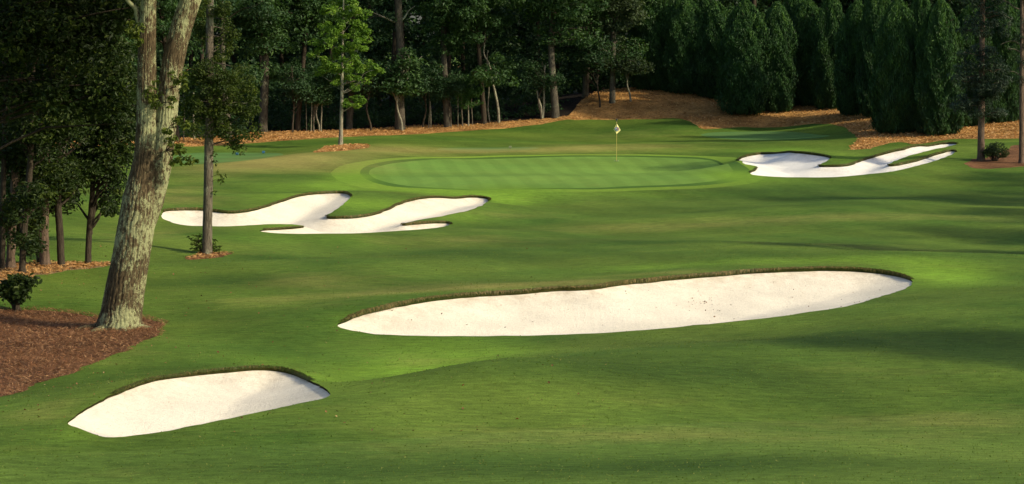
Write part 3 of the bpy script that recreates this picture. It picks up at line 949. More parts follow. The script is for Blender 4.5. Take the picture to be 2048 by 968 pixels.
for u, v, vt, k, rz, lb in [
    (742, 262, 95, 'e', .5, "low dark understorey tree left of the tall pine"),
    (803, 262, 88, 'f', 1.5, "leafy understorey tree wrapped round the pine's lower trunk"),
    (846, 256, 105, 'e', 2.5, "low leafy tree just right of the pine's base"),
    (585, 266, 110, 'e', 4.5, "low leafy tree beside the flared pale trunk"),
    (640, 263, 135, 'f', 3.1, "small leafy tree partly hidden by the maple"),
    (1082, 238, 105, 'e', 5.5, "small twin stemmed tree beside the straight trunk"),
    (1200, 214, 55, 'e', .9, "dark bushy tree left of the grey green one"),
    (1262, 203, 70, 'f', 2.9, "bushy tree at the top of the straw mound"),
    (900, 254, 130, 'e', 1.9, "dark low tree beside the bright sapling")]:
    hw(k, u, v, vt, rz, 1.15, lb, group="understorey trees in front of the back woods")

# far wood seen only as one dark mass between the nearer trunks
def deep_wood():
    r = np.random.default_rng(77)
    gt, gl = Geo(), Geo()
    for row, (Y, step) in enumerate(((176, 4.2), (184, 5.0), (193, 5.5), (203, 6))):
        for x in np.arange(-.30 * Y - 8, .30 * Y + 60, step):
            px, py = x + r.uniform(-1.8, 1.8), Y + r.uniform(-3, 3)
            z = H(px, py)[0]; Ht = r.uniform(13, 19)
            tube(gt, spline([(px, py, z - .4), (px + r.normal(0, .3), py, z + Ht * .45), (px + r.normal(0, .6), py, z + Ht * .85)], 8), [r.uniform(.14, .3), .14, .05], 6)
            cb = r.uniform(3., 4.5) if row < 1 else r.uniform(1., 3.)
            C = lobed_volume(r, 44 if row < 1 else 66, 3.9, 3.9, (Ht - cb) / 2) + [px, py, z + (Ht + cb) / 2]
            crown_clumps(gl, C, r.uniform(.8, 1.5, len(C)), 46, .42, r, .55)
            if r.random() < .85:
                C = np.c_[r.normal(px, 1.6, 16), r.normal(py, 1.2, 16), z + r.uniform(.4, 3.6, 16)]
                crown_clumps(gl, C, r.uniform(.5, .9, len(C)), 36, .34, r, .6)
    for x in np.arange(-42, 44, 1.2):        # shaded thicket between the first trees
        for Yr in (174.5, 180):
            z = H(x, Yr)[0]
            if r.random() < .8:
                hh = r.uniform(2.0, 5.5)
                C = np.c_[r.normal(x, .9, 12), r.normal(Yr, .9, 12), z + r.uniform(.2, hh, 12)]
                crown_clumps(gl, C, r.uniform(.5, .95, 12), 34, .3, r, .65)
    fx, fy = _f[:12, 0], _f[:12, 1]
    for x in np.arange(-36, 3.2, .7):          # knee-high undergrowth right behind the straw
        for off in (1.2, 2.8, 4.6, 7.0):
            Yr = np.interp(x, fx, fy) + off
            z = H(x, Yr)[0]
            C = np.c_[r.normal(x, .4, 5), r.normal(Yr, .35, 5), z + r.uniform(.05, .35 + .22 * off, 5)]
            crown_clumps(gl, C, r.uniform(.25, .55, 5), 26, .2, r, .6)
    Y = 214
    for x in np.arange(-80, 125, 2.4):      # closing thicket
        z = H(x, Y)[0]
        C = np.c_[r.normal(x, 1.3, 34), r.normal(Y, 1.6, 34), z + r.uniform(.3, 17, 34)]
        crown_clumps(gl, C, r.uniform(1.2, 2.0, len(C)), 30, .75, r, .7)
    root = gl.build("deep_woods", L_DARK, None, False, True)
    tag(root, "deep shaded woodland filling the view behind the first trees", "woods", kind="stuff")
    gt.build("trunks", M_BARKD, root)
    return root
deep_wood()

# tall pine with the dead branch
def bare_branch(g, pts, r0, r1, sides=5):
    tube(g, spline(pts, 4 * len(pts)), np.linspace(r0, r1, 4 * len(pts)), sides)

def pine_tall():
    p = place(800, 259); Y = p[1]
    root = empty("pine_tree", p)
    L = lambda u, v, dy=0.: (at(u, v, Y + dy) - p)
    g = Geo(); r = np.random.default_rng(5)
    tube(g, spline([L(800, 267), L(800, 200), L(801, 110), L(797, 20), L(795, -60), L(797, -250)], 40), [.42, .31, .29, .27, .24, .1], 10, .04, r)
    g.build("trunk", M_WOOD, root)
    g = Geo()
    bare_branch(g, [L(796, 46), L(780, 40), L(762, 32), L(748, 26), L(735, 25)], .10, .03)
    bare_branch(g, [L(800, 44), L(810, 34), L(817, 22), L(830, 12)], .09, .03)
    g.build("dead_branch", M_PALE, root)
    g = Geo()
    C = lobed_volume(r, 60, 3.2, 3.2, 4) + L(797, -180)
    crown_clumps(g, C, r.uniform(.6, 1., 60), 70, .3, r, .5, aspect=.2)
    g.build("crown", L_PINE, root, False, True)
    tag(root, "tall pine trunk with bare dead branch reaching left", "tree", "trees along the edge of the back woods")
pine_tall()

# crooked pale bare saplings
def bare_tree(label, stems, base, mat=M_PALE):
    p = place(*base); Y = p[1]
    root = empty("bare_tree", p)
    for pts, r0, r1 in stems:
        g = Geo()
        bare_branch(g, [at(u, v, Y) - p for u, v in pts], r0, r1, 6)
        g.build("stem", mat, root)
    tag(root, label, "tree", "pale bare stems at the woods' edge")
bare_tree("tallest crooked pale bare stem kinking over the dark woods", [([(998, 248), (996, 215), (989, 180), (984, 160), (978, 128), (968, 108), (970, 80), (970, 62)], .10, .035), ([(985, 165), (990, 150), (990, 140)], .04, .02)], (998, 245))
bare_tree("thinner crooked stem twinned with the tallest pale one", [([(980, 248), (976, 215), (978, 170), (974, 120), (976, 100)], .055, .02)], (980, 245))
bare_tree("twin pale stem rising in a narrow vee by the straight trunk", [([(1084, 238), (1082, 215), (1076, 195), (1074, 180)], .10, .05), ([(1085, 238), (1088, 210), (1088, 170), (1090, 130)], .10, .04)], (1084, 236))
for u, v, vt, rr, lb in [(622, 264, 205, .05, "thin bare stem left of the maple trunk"), (627, 263, 190, .09, "stout short bare stem left of the maple trunk"), (642, 263, 200, .07, "leaning bare stem between maple trunk and stout bare stem"), (613, 264, 200, .04, "slim bare stem nearest the flared trunk"),
                     (388, 279, 215, .10, "pale stem seen between big oak and thin tree"), (367, 281, 228, .05, "very thin pale stem beside the big oak"), (925, 252, 205, .06, "pale stem under the bright sapling crown"), (945, 250, 205, .05, "dark thin stem right of the bright sapling"),
                     (916, 253, 215, .03, "whip thin stem left of the bright sapling"), (857, 256, 218, .05, "thin stem near the pine base")]:
    q_ = ((u * 7) % 5 - 2) * .8
    bare_tree(lb, [([(u, v + 3), (u + q_ * .3, (v * 2 + vt) / 3), (u + q_ * .9, (v + vt * 2) / 3), (u + q_ * 1.5, vt - 30)], rr * .75, rr * .5)], (u, v), M_BARK if (u % 2) else M_PALE)
for (uu, vv, lb, pts) in [(887, 255, "tree with a pale broken bough drooping over the dark", [(855, 154), (868, 158), (878, 163), (888, 172), (890, 180)]),]:
    bare_tree(lb, [([(862, 258), (861, 215), (858, 185), (855, 154)], .04, .03), (pts, .06, .025)], (uu, vv))

# bright sapling under the woods
def leafy(name, label, base, crown, n, leaf, lmat, bmat, r0, seed, nper=70, hexa=False, cat="tree", group=None, pull=.8, trunk_top=None, rad=(.3, .55), flat=.55):
    """tree drawn from its measured crown: list of (u, v, half width px, half height px)"""
    p = place(*base); Y = p[1]
    r = np.random.default_rng(seed)
    root = empty(name, p)
    m = Y / F
    g = Geo()
    tt = trunk_top or (crown[0][0], crown[0][1])
    T = at(*tt, Y) - p
    path = spline([(0, 0, -.3), T * .33 + r.normal(0, .04, 3), T * .66 + r.normal(0, .05, 3), T], 20)
    rad_ = np.linspace(r0, r0 * .25, 20); rad_[0] *= 1.5; rad_[1] *= 1.15
    tube(g, path, rad_, 8, .04, r)
    Cs = []
    for (u, v, a, b) in crown:
        c = at(u, v, Y) - p
        k = max(3, int(n * a * b / sum(q[2] * q[3] for q in crown)))
        d = unit(r.normal(0, 1, (k, 3))) * (r.random((k, 1)) ** .45)
        Cs.append(c + d * [a * m, a * m * .8, b * m])
    C = np.concatenate(Cs)
    for i in r.choice(len(C), min(len(C), 40), replace=False):
        zz = C[i, 2] - np.linalg.norm(C[i, :2] - path[10, :2]) * r.uniform(.3, .9)
        k = int(np.clip(np.searchsorted(path[:, 2], zz), 3, 19))
        limb(g, path[k], C[i], rad_[k] * .3 + .006, .006, r, .05, 4, 6)
    g.build("trunk", bmat, root)
    g = Geo()
    crown_clumps(g, C, r.uniform(*rad, len(C)), nper, leaf, r, flat, hexa)
    g.build("crown", lmat, root, False, True)
    tag(root, label, cat, group)
    return root

leafy("sapling_tree", "small sapling with bright green crown under the dark woods", (937, 251), [(938, 178, 24, 26), (946, 195, 20, 16), (930, 196, 20, 16)], 26, .2, L_SAP, M_PALE, .06, 31)
# the bright maple standing alone in its straw ring
MP = leafy("maple_tree", "bright green young maple standing alone in an orange straw ring", (681, 291),
      [(694, 30, 42, 38), (672, 70, 46, 32), (712, 78, 38, 30), (655, 108, 36, 22), (705, 110, 50, 26), (735, 146, 32, 20), (655, 140, 30, 18), (690, 138, 44, 22), (718, 170, 20, 14), (676, 160, 22, 10),
       (706, 205, 30, 13), (722, 198, 14, 10), (664, 20, 22, 20), (725, 50, 16, 20), (700, -20, 30, 26), (640, 84, 16, 10), (752, 144, 12, 8)],
      150, .17, L_MAPLE, M_PALE, .135, 33, nper=85, trunk_top=(688, -40), rad=(.22, .42), flat=.6)

# -------------------------------------------------------------------- cypress row
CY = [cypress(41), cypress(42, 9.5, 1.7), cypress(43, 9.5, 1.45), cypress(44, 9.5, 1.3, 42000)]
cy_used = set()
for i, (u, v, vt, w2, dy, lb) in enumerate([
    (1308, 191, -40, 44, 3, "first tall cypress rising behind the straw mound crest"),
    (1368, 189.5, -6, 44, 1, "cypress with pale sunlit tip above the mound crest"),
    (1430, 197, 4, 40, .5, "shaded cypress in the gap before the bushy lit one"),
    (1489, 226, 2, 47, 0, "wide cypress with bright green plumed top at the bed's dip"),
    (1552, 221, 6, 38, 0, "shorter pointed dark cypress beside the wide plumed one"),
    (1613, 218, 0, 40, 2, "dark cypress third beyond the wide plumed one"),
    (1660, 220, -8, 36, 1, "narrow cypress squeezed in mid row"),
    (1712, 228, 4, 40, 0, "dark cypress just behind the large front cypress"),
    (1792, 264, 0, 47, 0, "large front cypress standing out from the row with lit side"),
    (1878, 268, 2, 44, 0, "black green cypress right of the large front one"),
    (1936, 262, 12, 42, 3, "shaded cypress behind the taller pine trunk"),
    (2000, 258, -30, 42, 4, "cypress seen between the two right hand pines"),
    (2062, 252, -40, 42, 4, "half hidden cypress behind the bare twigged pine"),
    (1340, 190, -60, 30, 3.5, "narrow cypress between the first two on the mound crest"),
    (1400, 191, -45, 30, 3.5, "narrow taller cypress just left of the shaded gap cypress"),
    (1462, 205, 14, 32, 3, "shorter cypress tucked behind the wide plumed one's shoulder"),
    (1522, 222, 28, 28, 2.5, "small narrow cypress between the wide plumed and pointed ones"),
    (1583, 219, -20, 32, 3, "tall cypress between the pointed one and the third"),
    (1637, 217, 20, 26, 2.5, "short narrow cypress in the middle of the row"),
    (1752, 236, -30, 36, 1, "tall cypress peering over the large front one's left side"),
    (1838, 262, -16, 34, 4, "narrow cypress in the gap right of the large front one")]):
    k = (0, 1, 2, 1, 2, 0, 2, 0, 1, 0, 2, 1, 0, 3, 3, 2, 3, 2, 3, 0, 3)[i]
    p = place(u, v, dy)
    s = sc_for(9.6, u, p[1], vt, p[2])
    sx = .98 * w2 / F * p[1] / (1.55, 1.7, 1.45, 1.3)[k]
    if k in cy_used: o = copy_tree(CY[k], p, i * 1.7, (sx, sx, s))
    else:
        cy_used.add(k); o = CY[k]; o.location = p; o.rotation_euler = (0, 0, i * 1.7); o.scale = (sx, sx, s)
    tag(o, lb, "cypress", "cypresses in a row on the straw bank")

# ==================================================================== the big forked oak
def big_oak():
    Y = 54.3
    p = ground_at([236], [655])[0]; Y = p[1]
    root = empty("oak_tree", p)
    L = lambda u, v, dy=0.: at(u, v, Y + dy) - p
    r = np.random.default_rng(90)
    m = Y / F
    g = Geo()
    # main stem and left fork
    ctr = [(234, 676), (238, 655), (243, 625), (250, 580), (261, 520), (271, 460), (280, 400), (288, 350), (293, 300), (294, 200), (294, 100), (297, 0), (300, -120), (292, -260)]
    wd = [56, 46, 40.5, 38.5, 36.5, 36, 34.5, 28, 23, 19.5, 17.5, 15, 13, 8]
    n = 320
    path = spline([L(u, v, .0) for u, v in ctr], n)
    rad = np.interp(np.linspace(0, 1, n), np.linspace(0, 1, len(wd)), wd) * m
    tube(g, path, rad, 150, .010, r, ridges=22, ridge_amp=.024)
    # right fork
    ctr = [(268, 520), (284, 455), (303, 400), (318, 330), (328, 270), (336, 200), (345, 130), (360, 65), (381, 0), (405, -70), (450, -190)]
    wd = [16, 24, 24, 24.5, 22, 21, 21.5, 21, 20, 18, 9]
    n = 260
    path2 = spline([L(u, v, .1) for u, v in ctr], n)
    rad2 = np.interp(np.linspace(0, 1, n), np.linspace(0, 1, len(wd)), wd) * m
    tube(g, path2, rad2, 110, .010, r, ridges=16, ridge_amp=.026)
    # buttress roots
    for a, l in ((-2.9, .95), (-2.2, .7), (-1.2, .7), (-.2, .75), (.8, .7), (2.4, .8)):
        d = np.array([math.cos(a), math.sin(a), 0])
        tube(g, spline([L(240, 630) + d * .12, L(237, 652) + d * .42, d * (.55 + l * .35) + [0, 0, -.02], d * (.55 + l * .7) + [0, 0, -.18]], 14), [.11, .11, .07, .03], 10, .05, r)
    # limbs above the picture and one short broken spur on the left fork
    tube(g, spline([L(287, 55), L(277, 38), L(272, 18), L(258, 4), L(240, -20)], 14), [.10, .075, .06, .05, .04], 10, .05, r)
    tops = [L(300, -120), L(405, -70), L(292, -260), L(450, -190)]
    C = lobed_volume(r, 210, 6.4, 6.4, 3.4, 9) + L(330, -330)
    for i in r.choice(len(C), 46, replace=False):
        limb(g, tops[r.integers(0, 4)], C[i], .09, .02, r, .1, 5, 7)
    g.build("trunk", M_OAK, root)
    g = Geo()
    crown_clumps(g, C, r.uniform(.6, 1.1, len(C)), 90, .16, r, .5)
    g.build("crown", L_OAK, root, False, True)
    # sprigs sprouting from the bark near the fork
    for k, (bs, tips) in enumerate([((310, 215), [(296, 190, 14), (322, 178, 16), (340, 205, 14), (312, 205, 14)]),
                                    ((332, 300), [(352, 306, 14), (368, 318, 13), (384, 326, 8), (345, 325, 9), (340, 285, 12), (360, 292, 8)]),
                                    ((285, 60), [(272, 58, 12), (268, 74, 12), (262, 50, 10), (280, 84, 8)]),
                                    ((350, 170), [(362, 160, 14), (348, 158, 13), (372, 178, 12)]),
                                    ((345, 250), [(356, 238, 12), (370, 245, 12), (336, 262, 10)])]):
        g = Geo()
        b = L(*bs, -.22)
        Cs = []
        for (u, v, rr) in tips:
            c = L(u, v, -.55); Cs.append((c, rr * m))
            tube(g, spline([b, b * .5 + c * .5 + [0, 0, .05], c], 6), [.014, .006], 4)
            if len(Cs) == 1: tube(g, spline([b + [0, .3, -.1], b], 4), [.02, .014], 5)
        sp = g.build("twig", M_BARKD, root)
        g = Geo()
        for c, rr in Cs:
            crown_clumps(g, np.array([c + r.normal(0, rr * .4, 3) for _ in range(3)]), np.full(3, rr * .75), 14, .11, r, .7, True, np.full(3, .8))
        g.build("foliage", L_OAK, sp, False, True)
    tag(root, "big forked oak with pale lichen patches leaning from the straw bed", "tree")
big_oak()

# ==================================================================== straight thin tree in its own straw ring
def thin_tree():
    p = place(414, 507); Y = p[1]; m = Y / F
    root = empty("hardwood_tree", p)
    L = lambda u, v, dy=0.: at(u, v, Y + dy) - p
    r = np.random.default_rng(92)
    g = Geo()
    ctr = [(414, 515), (414, 500), (415, 450), (417, 350), (418, 270), (420, 180), (419, 90), (420, 0), (422, -120)]
    path = spline([L(*c) for c in ctr], 70)
    tube(g, path, [.25, .175, .16, .155, .15, .14, .13, .12, .07], 18, .03, r)
    blobs = [(452, 245, 40, 34), (478, 215, 36, 34), (500, 262, 22, 16), (430, 200, 50, 36), (445, 155, 55, 34), (395, 215, 30, 36), (385, 260, 22, 18), (490, 180, 30, 24), (462, 285, 18, 10), (474, 292, 10, 10),
             (400, 150, 30, 30), (425, 245, 30, 26), (450, 20, 22, 26), (455, 60, 22, 14), (405, 60, 24, 40), (440, 100, 26, 24), (400, 10, 25, 20), (510, 212, 14, 16), (380, 190, 18, 20),(420, -60, 60, 40)]
    Cs = []
    tot = sum(a * b for _, _, a, b in blobs)
    for (u, v, a, b) in blobs:
        k = max(3, int(300 * a * b / tot))
        d = unit(r.normal(0, 1, (k, 3))) * (r.random((k, 1)) ** .4)
        Cs.append(L(u, v, r.uniform(-.5, .5)) + d * [a * m, a * m, b * m])
    C = np.concatenate(Cs)
    for i in r.choice(len(C), 60, replace=False):
        zz = C[i, 2] - np.linalg.norm(C[i, :2] - path[30, :2]) * r.uniform(-.2, .8)
        k = int(np.clip(np.searchsorted(path[:, 2], zz), 28, 69))
        limb(g, path[k], C[i], .03, .006, r, .05, 4, 6)
    g.build("trunk", M_BARK, root)
    g = Geo()
    crown_clumps(g, C, r.uniform(.16, .34, len(C)), 52, .095, r, .7, True)
    g.build("crown", L_OAK, root, False, True)
    for (u, v) in [(432, 325), (446, 352), (440, 362), (430, 385)]:
        g = Geo(); c = L(u, v, -.1)
        tube(g, spline([L(419, v + 4, -.1), (L(421, v, -.1) + c) / 2 + [0, 0, .04], c], 5), [.008, .004], 4)
        tw = g.build("twig", M_BARKD, root)
    g = Geo()
    crown_clumps(g, np.array([L(u, v, -.1) for u, v in [(430, 326), (438, 345), (447, 353), (431, 386), (440, 363), (428, 308)]]), np.full(6, .12), 14, .1, r, .8, True)
    g.build("foliage", L_OAK, tw, False, True)
    tag(root, "straight thin tree with drooping leaves in a small straw ring", "tree")
thin_tree()

def sprout(label, base, tips, seed, leaf=.12, mat=None, per=20, rr=.14):
    """low sucker: arching stems with leaves set along them"""
    p = place(*base); Y = p[1]; r = np.random.default_rng(seed)
    root = empty("sapling", p)
    g = Geo(); gl = Geo()
    for (u, v) in tips:
        c = at(u, v, Y + r.uniform(-.25, .25)) - p
        path = spline([(0, 0, -.03), c * [.35, .35, .65], c * [.75, .75, .98], c], 10)
        tube(g, path, [.012, .004], 4)
        k = r.integers(3, 10, per)
        q = path[k] + r.normal(0, .03, (per, 3))
        fw = unit(np.c_[r.normal(0, 1, (per, 2)), r.uniform(-.7, .1, per)])
        leaves(gl, q + fw * leaf * .5, r.normal(0, .5, (per, 3)) + [0, 0, 1], leaf * r.uniform(.8, 1.3, per), r, .38, True, np.clip(r.normal(.45, .2, per), 0, 1), fw)
    g.build("stem", M_BARKD, root)
    gl.build("foliage", mat or L_OAK, root, False, True)
    return tag(root, label, "sapling", "saplings and suckers")
sprout("dark sapling with drooping narrow leaves left of the thin tree's foot", (403, 507), [(376, 476), (383, 486), (390, 472), (398, 480), (381, 497), (392, 490), (402, 470)], 95)
sprout("small sapling right of the thin tree's foot", (424, 506), [(430, 480), (438, 492), (434, 500), (428, 488), (441, 498)], 96, per=14)

# ==================================================================== left hand grove
def grove_tree(label, stems, blobs, seed, n=110, lmat=None, leaf=.13, nper=70, bmat=None, rad=(.3, .6), bough=None):
    b = stems[0][0][0]
    p = place(*b); Y = p[1]; m = Y / F
    r = np.random.default_rng(seed)
    root = empty("hardwood_tree", p)
    L = lambda u, v, dy=0.: at(u, v, Y + dy) - p
    g = Geo(); paths = []
    for pts, r0, r1 in stems:
        path = spline([L(u, v) + [0, 0, -.12 if i == 0 else 0] for i, (u, v) in enumerate(pts)], 36)
        rr = np.linspace(r0, r1, 36); rr[0] *= 1.45; rr[1] *= 1.18
        tube(g, path, rr, 12, .04, r, ridges=7, ridge_amp=.03)
        paths.append(path)
    if bough:
        tube(g, spline([L(*q) for q in bough], 14), [.09, .075, .05], 8, .06, r)
    if blobs:
        tot = sum(q[2] * q[3] for q in blobs); Cs = []
        for (u, v, a, bb) in blobs:
            k = max(3, int(n * a * bb / tot))
            d = unit(r.normal(0, 1, (k, 3))) * (r.random((k, 1)) ** .4)
            Cs.append(L(u, v, r.uniform(-.8, .8)) + d * [a * m, max(1.2, a * m * .8), bb * m])
        C = np.concatenate(Cs)
        for i in r.choice(len(C), min(len(C), 45), replace=False):
            path = paths[0]
            zz = C[i, 2] - r.uniform(.2, 1.2)
            k = int(np.clip(np.searchsorted(path[:, 2], zz), 8, 35))
            limb(g, path[k], C[i], .045, .008, r, .08, 4, 6)
    g.build("trunk", bmat or M_BARKD, root)
    if blobs:
        g = Geo()
        crown_clumps(g, C, r.uniform(*rad, len(C)), nper, leaf, r, .6, True)
        g.build("crown", lmat or L_GROVE, root, False, True)
    return tag(root, label, "tree", "trees of the left hand grove")

grove_tree("grove tree with a ruddy upper trunk and long bare rising bough", [([(20, 538), (26, 420), (38, 260), (46, 130), (53, 0), (58, -120)], .13, .12)],
           [(30, 300, 60, 50), (20, 120, 50, 50), (110, 350, 60, 40), (60, 430, 30, 25)], 101, 110, bough=[(18, 250), (60, 228), (100, 216), (132, 200)], bmat=M_PINE)
grove_tree("grove tree with stout brown trunk beside its darker neighbour", [([(91, 532), (88, 450), (92, 330), (100, 150), (105, -40)], .15, .11)],
           [(90, 340, 60, 44), (60, 230, 60, 60), (120, 150, 70, 70), (90, 40, 80, 60), (80, -60, 100, 60)], 102, 170, bmat=M_PINE)
grove_tree("grove tree standing closest to the stout brown trunk, straight and mid brown", [([(123, 532), (120, 470), (116, 380), (122, 200), (130, -40)], .115, .09)],
           [(150, 330, 55, 40), (180, 240, 60, 60), (200, 130, 70, 70), (190, 20, 80, 60), (170, -80, 100, 60)], 103, 190)
grove_tree("slender forked grove tree standing alone before the bright slope", [([(176, 529), (178, 470), (184, 400), (186, 340), (190, 240)], .10, .07), ([(180, 460), (190, 410), (197, 370), (204, 320)], .06, .04)],
           [(215, 330, 36, 36), (222, 385, 20, 34), (195, 300, 50, 30), (240, 270, 30, 60), (220, 210, 50, 60), (150, 390, 22, 16), (226, 420, 12, 16)], 104, 150, nper=60, rad=(.22, .45))
grove_tree("thin grove tree nearly at the frame edge with dark bark", [([(4, 540), (6, 400), (10, 200), (6, -30)], .09, .07)],
           [(10, 420, 40, 40), (0, 200, 50, 80), (20, 20, 60, 60)], 105, 90)
grove_tree("near black thin trunk between the ruddy tree and the stout brown one", [([(44, 546), (48, 460), (60, 330), (64, 180), (66, 0)], .10, .08)],
           [(60, 400, 40, 30), (50, 480, 28, 34), (130, 80, 80, 70), (90, 250, 70, 60)], 106, 120)
grove_tree("short dark grove trunk just behind the stout brown one", [([(80, 528), (76, 460), (78, 380), (80, 300)], .09, .06)], [(70, 380, 50, 34), (110, 400, 30, 24), (40, 460, 34, 24)], 107, 60)
# a big neighbour whose boughs hang in from the side
grove_tree("broad crowned oak whose dark boughs fill the upper left", [([(-70, 560), (-66, 400), (-50, 200), (-30, -60)], .28, .2)],
           [(60, 60, 120, 70), (180, 60, 90, 70), (230, 160, 50, 70), (140, 190, 80, 60), (20, 170, 70, 60), (240, 20, 60, 50), (100, -70, 180, 60), (250, 230, 30, 40)], 108, 330, leaf=.15, nper=60, rad=(.35, .7))
for u, Y, k, s, lb in [(-40, 84, 'b', .8, "dark hardwood in the second rank of the left grove"), (40, 92, 'c', .8, "hardwood with low boughs behind the ruddy grove trunk"), (130, 118, 'b', .85, "distant hardwood behind the grove's upper leaves"), (210, 138, 'c', .9, "distant hardwood left of the oak's trunk"),
                       (-20, 110, 'a', .9, "tall hardwood far back in the left grove"), (70, 140, 'a', .9, "tall hardwood where grove meets back woods"), (275, 160, 'b', .9, "hardwood hidden behind the oak's trunk")]:
    p = place_y(u, Y); o = copy_tree(HW[k], p, Y * .7, (s, s, s)); tag(o, lb, "tree", "second rank trees of the left grove")
for u, Y, lb in [(-10, 76, "dark undergrowth shrub among the grove trunks"), (36, 82, "undergrowth tree behind the thin black trunk"), (60, 96, "low undergrowth tree deep in the grove"), (-60, 70, "undergrowth shrub at the outermost grove trunk"), (10, 88, "bushy undergrowth behind the ruddy trunk"), (20, 73, "low bush at the foot of the ruddy grove trunk")]:
    p = place_y(u, Y); o = copy_tree(HW['e'], p, Y, (.55, .55, .5)); tag(o, lb, "shrub", "grove undergrowth")

def shrub(name, label, base, blobs, n, leaf, lmat, seed, nper=40, rad=(.14, .28), cat="shrub", stem=.03):
    p = place(*base); Y = p[1]; m = Y / F; r = np.random.default_rng(seed)
    root = empty(name, p)
    tot = sum(q[2] * q[3] for q in blobs); Cs = []
    for (u, v, a, b) in blobs:
        k = max(3, int(n * a * b / tot))
        d = unit(r.normal(0, 1, (k, 3))) * (r.random((k, 1)) ** .4)
        Cs.append(at(u, v, Y) - p + d * [a * m, a * m, b * m])
    C = np.concatenate(Cs)
    g = Geo()
    for i in range(0, len(C), 2):
        limb(g, (r.normal(0, .05), r.normal(0, .05), -.05), C[i], stem, .006, r, .1, 5, 6)
    g.build("stems", M_BARKD, root)
    g = Geo(); crown_clumps(g, C, r.uniform(*rad, len(C)), nper, leaf, r, .7, True)
    g.build("foliage", lmat, root, False, True)
    return tag(root, label, cat)
shrub("shrub", "small dark leafy shrub on one stem at the near straw bed's edge", (34, 622), [(30, 575, 26, 20), (50, 568, 18, 16), (14, 580, 16, 16), (36, 594, 14, 12)], 34, .14, L_GROVE, 120)
shrub("shrub", "pale rounded twiggy bush at the foot of the right hand pine", (1990, 322), [(1990, 300, 20, 16), (1978, 304, 12, 12), (2003, 303, 12, 12)], 40, .10, L_GREY, 121, 40, (.15, .3))

# ==================================================================== the two pines on the right
def right_pine(label, base, top, r0, blobs, twigs, seed, n):
    p = place(*base); Y = p[1]; m = Y / F; r = np.random.default_rng(seed)
    root = empty("pine_tree", p)
    L = lambda u, v, dy=0.: at(u, v, Y + dy) - p
    g = Geo()
    path = spline([L(*base) - [0, 0, .2], L((base[0] * 2 + top[0]) / 3, base[1] * .6), L((base[0] + top[0] * 2) / 3, base[1] * .2), L(*top)], 40)
    rr = np.linspace(r0, r0 * .55, 40); rr[0] *= 1.5; rr[1] *= 1.2
    tube(g, path, rr, 12, .04, r, ridges=6, ridge_amp=.03)
    tot = sum(q[2] * q[3] for q in blobs) if blobs else 1; Cs = []
    for (u, v, a, b) in blobs:
        k = max(3, int(n * a * b / tot))
        d = unit(r.normal(0, 1, (k, 3))) * (r.random((k, 1)) ** .45)
        Cs.append(L(u, v) + d * [a * m, a * m, b * m])
    C = np.concatenate(Cs)
    for i in range(len(C)):
        k = int(np.clip(np.searchsorted(path[:, 2], C[i, 2] - .2), 4, 39))
        if i % 2 == 0: limb(g, path[k], C[i], .03, .008, r, .0, 4, 6)
    g.build("trunk", M_PINE, root)
    g = Geo(); crown_clumps(g, C, r.uniform(.28, .55, len(C)), 70, .26, r, .6, False, None, .16)
    g.build("crown", L_PINE, root, False, True)
    for pts in twigs:
        g = Geo(); tube(g, spline([L(*q) for q in pts], 10), [.04, .012], 5)
        g.build("bare_branch", M_BARK, root)
    return tag(root, label, "tree", "pines in the right hand straw bed")
right_pine("pine with wispy dark crown and long bare lower trunk", (1962, 320), (1966, -60), .19,
           [(1962, 190, 42, 40), (1940, 150, 34, 30), (1985, 160, 30, 40), (1925, 200, 22, 22), (1960, 110, 44, 30), (1970, 50, 50, 30), (1940, 225, 18, 10), (1990, 220, 18, 14), (1960, -10, 60, 30)],
           [[(1964, 30), (1985, 24), (2005, 28), (2022, 38)]], 131, 150)
right_pine("pine with bare twiggy branches and a bare trunk beside the bush", (2043, 326), (2044, -60), .13,
           [(2050, -30, 60, 30), (2048, 140, 10, 30), (2060, 60, 30, 30)],
           [[(2042, 90), (2028, 82), (2012, 84), (2000, 90)], [(2042, 105), (2028, 98), (2014, 98)], [(2043, 20), (2028, 14), (2016, 4), (2004, 0)], [(2042, 152), (2030, 144), (2018, 142)]], 132, 40)

# ==================================================================== flagstick, hole, tee markers
M_YEL = simple_mat("yellow_paint", (.42, .36, .09), .4)
M_FLAG = simple_mat("yellow_flag_cloth", (.84, .76, .32), .8)
M_BLACK = simple_mat("black_metal", (.02, .02, .022), .4)
M_BLUE = simple_mat("blue_paint", (.03, .12, .22), .5)
M_NAVY = simple_mat("emblem_navy", (.05, .07, .13), .8)
M_SKY = simple_mat("emblem_pale_blue", (.30, .40, .50), .8)
M_RED = simple_mat("emblem_red", (.50, .09, .09), .8)
M_DGREEN = simple_mat("emblem_green", (.04, .12, .06), .8)
M_PALEMARK = simple_mat("pale_marker_paint", (.17, .21, .10), .8)
M_WHITE = simple_mat("white_paint", (.8, .8, .76), .6)

def disc(name, mat, rad, y, par, cx=0, cz=0, sx=1, sz=1, rot=0, n=28, th=.004):
    a = np.linspace(0, 2 * math.pi, n, endpoint=False)
    X, Z = np.cos(a) * rad * sx, np.sin(a) * rad * sz
    X, Z = X * math.cos(rot) - Z * math.sin(rot) + cx, X * math.sin(rot) + Z * math.cos(rot) + cz
    V = np.r_[np.c_[X, np.full(n, y), Z], np.c_[X, np.full(n, y + th), Z], [[cx, y, cz]]]
    i = np.arange(n); j = (i + 1) % n
    return link_mesh(name, V, [np.c_[i, j, n + j, n + i], np.c_[j, i, np.full(n, 2 * n)]], mat, par, False)

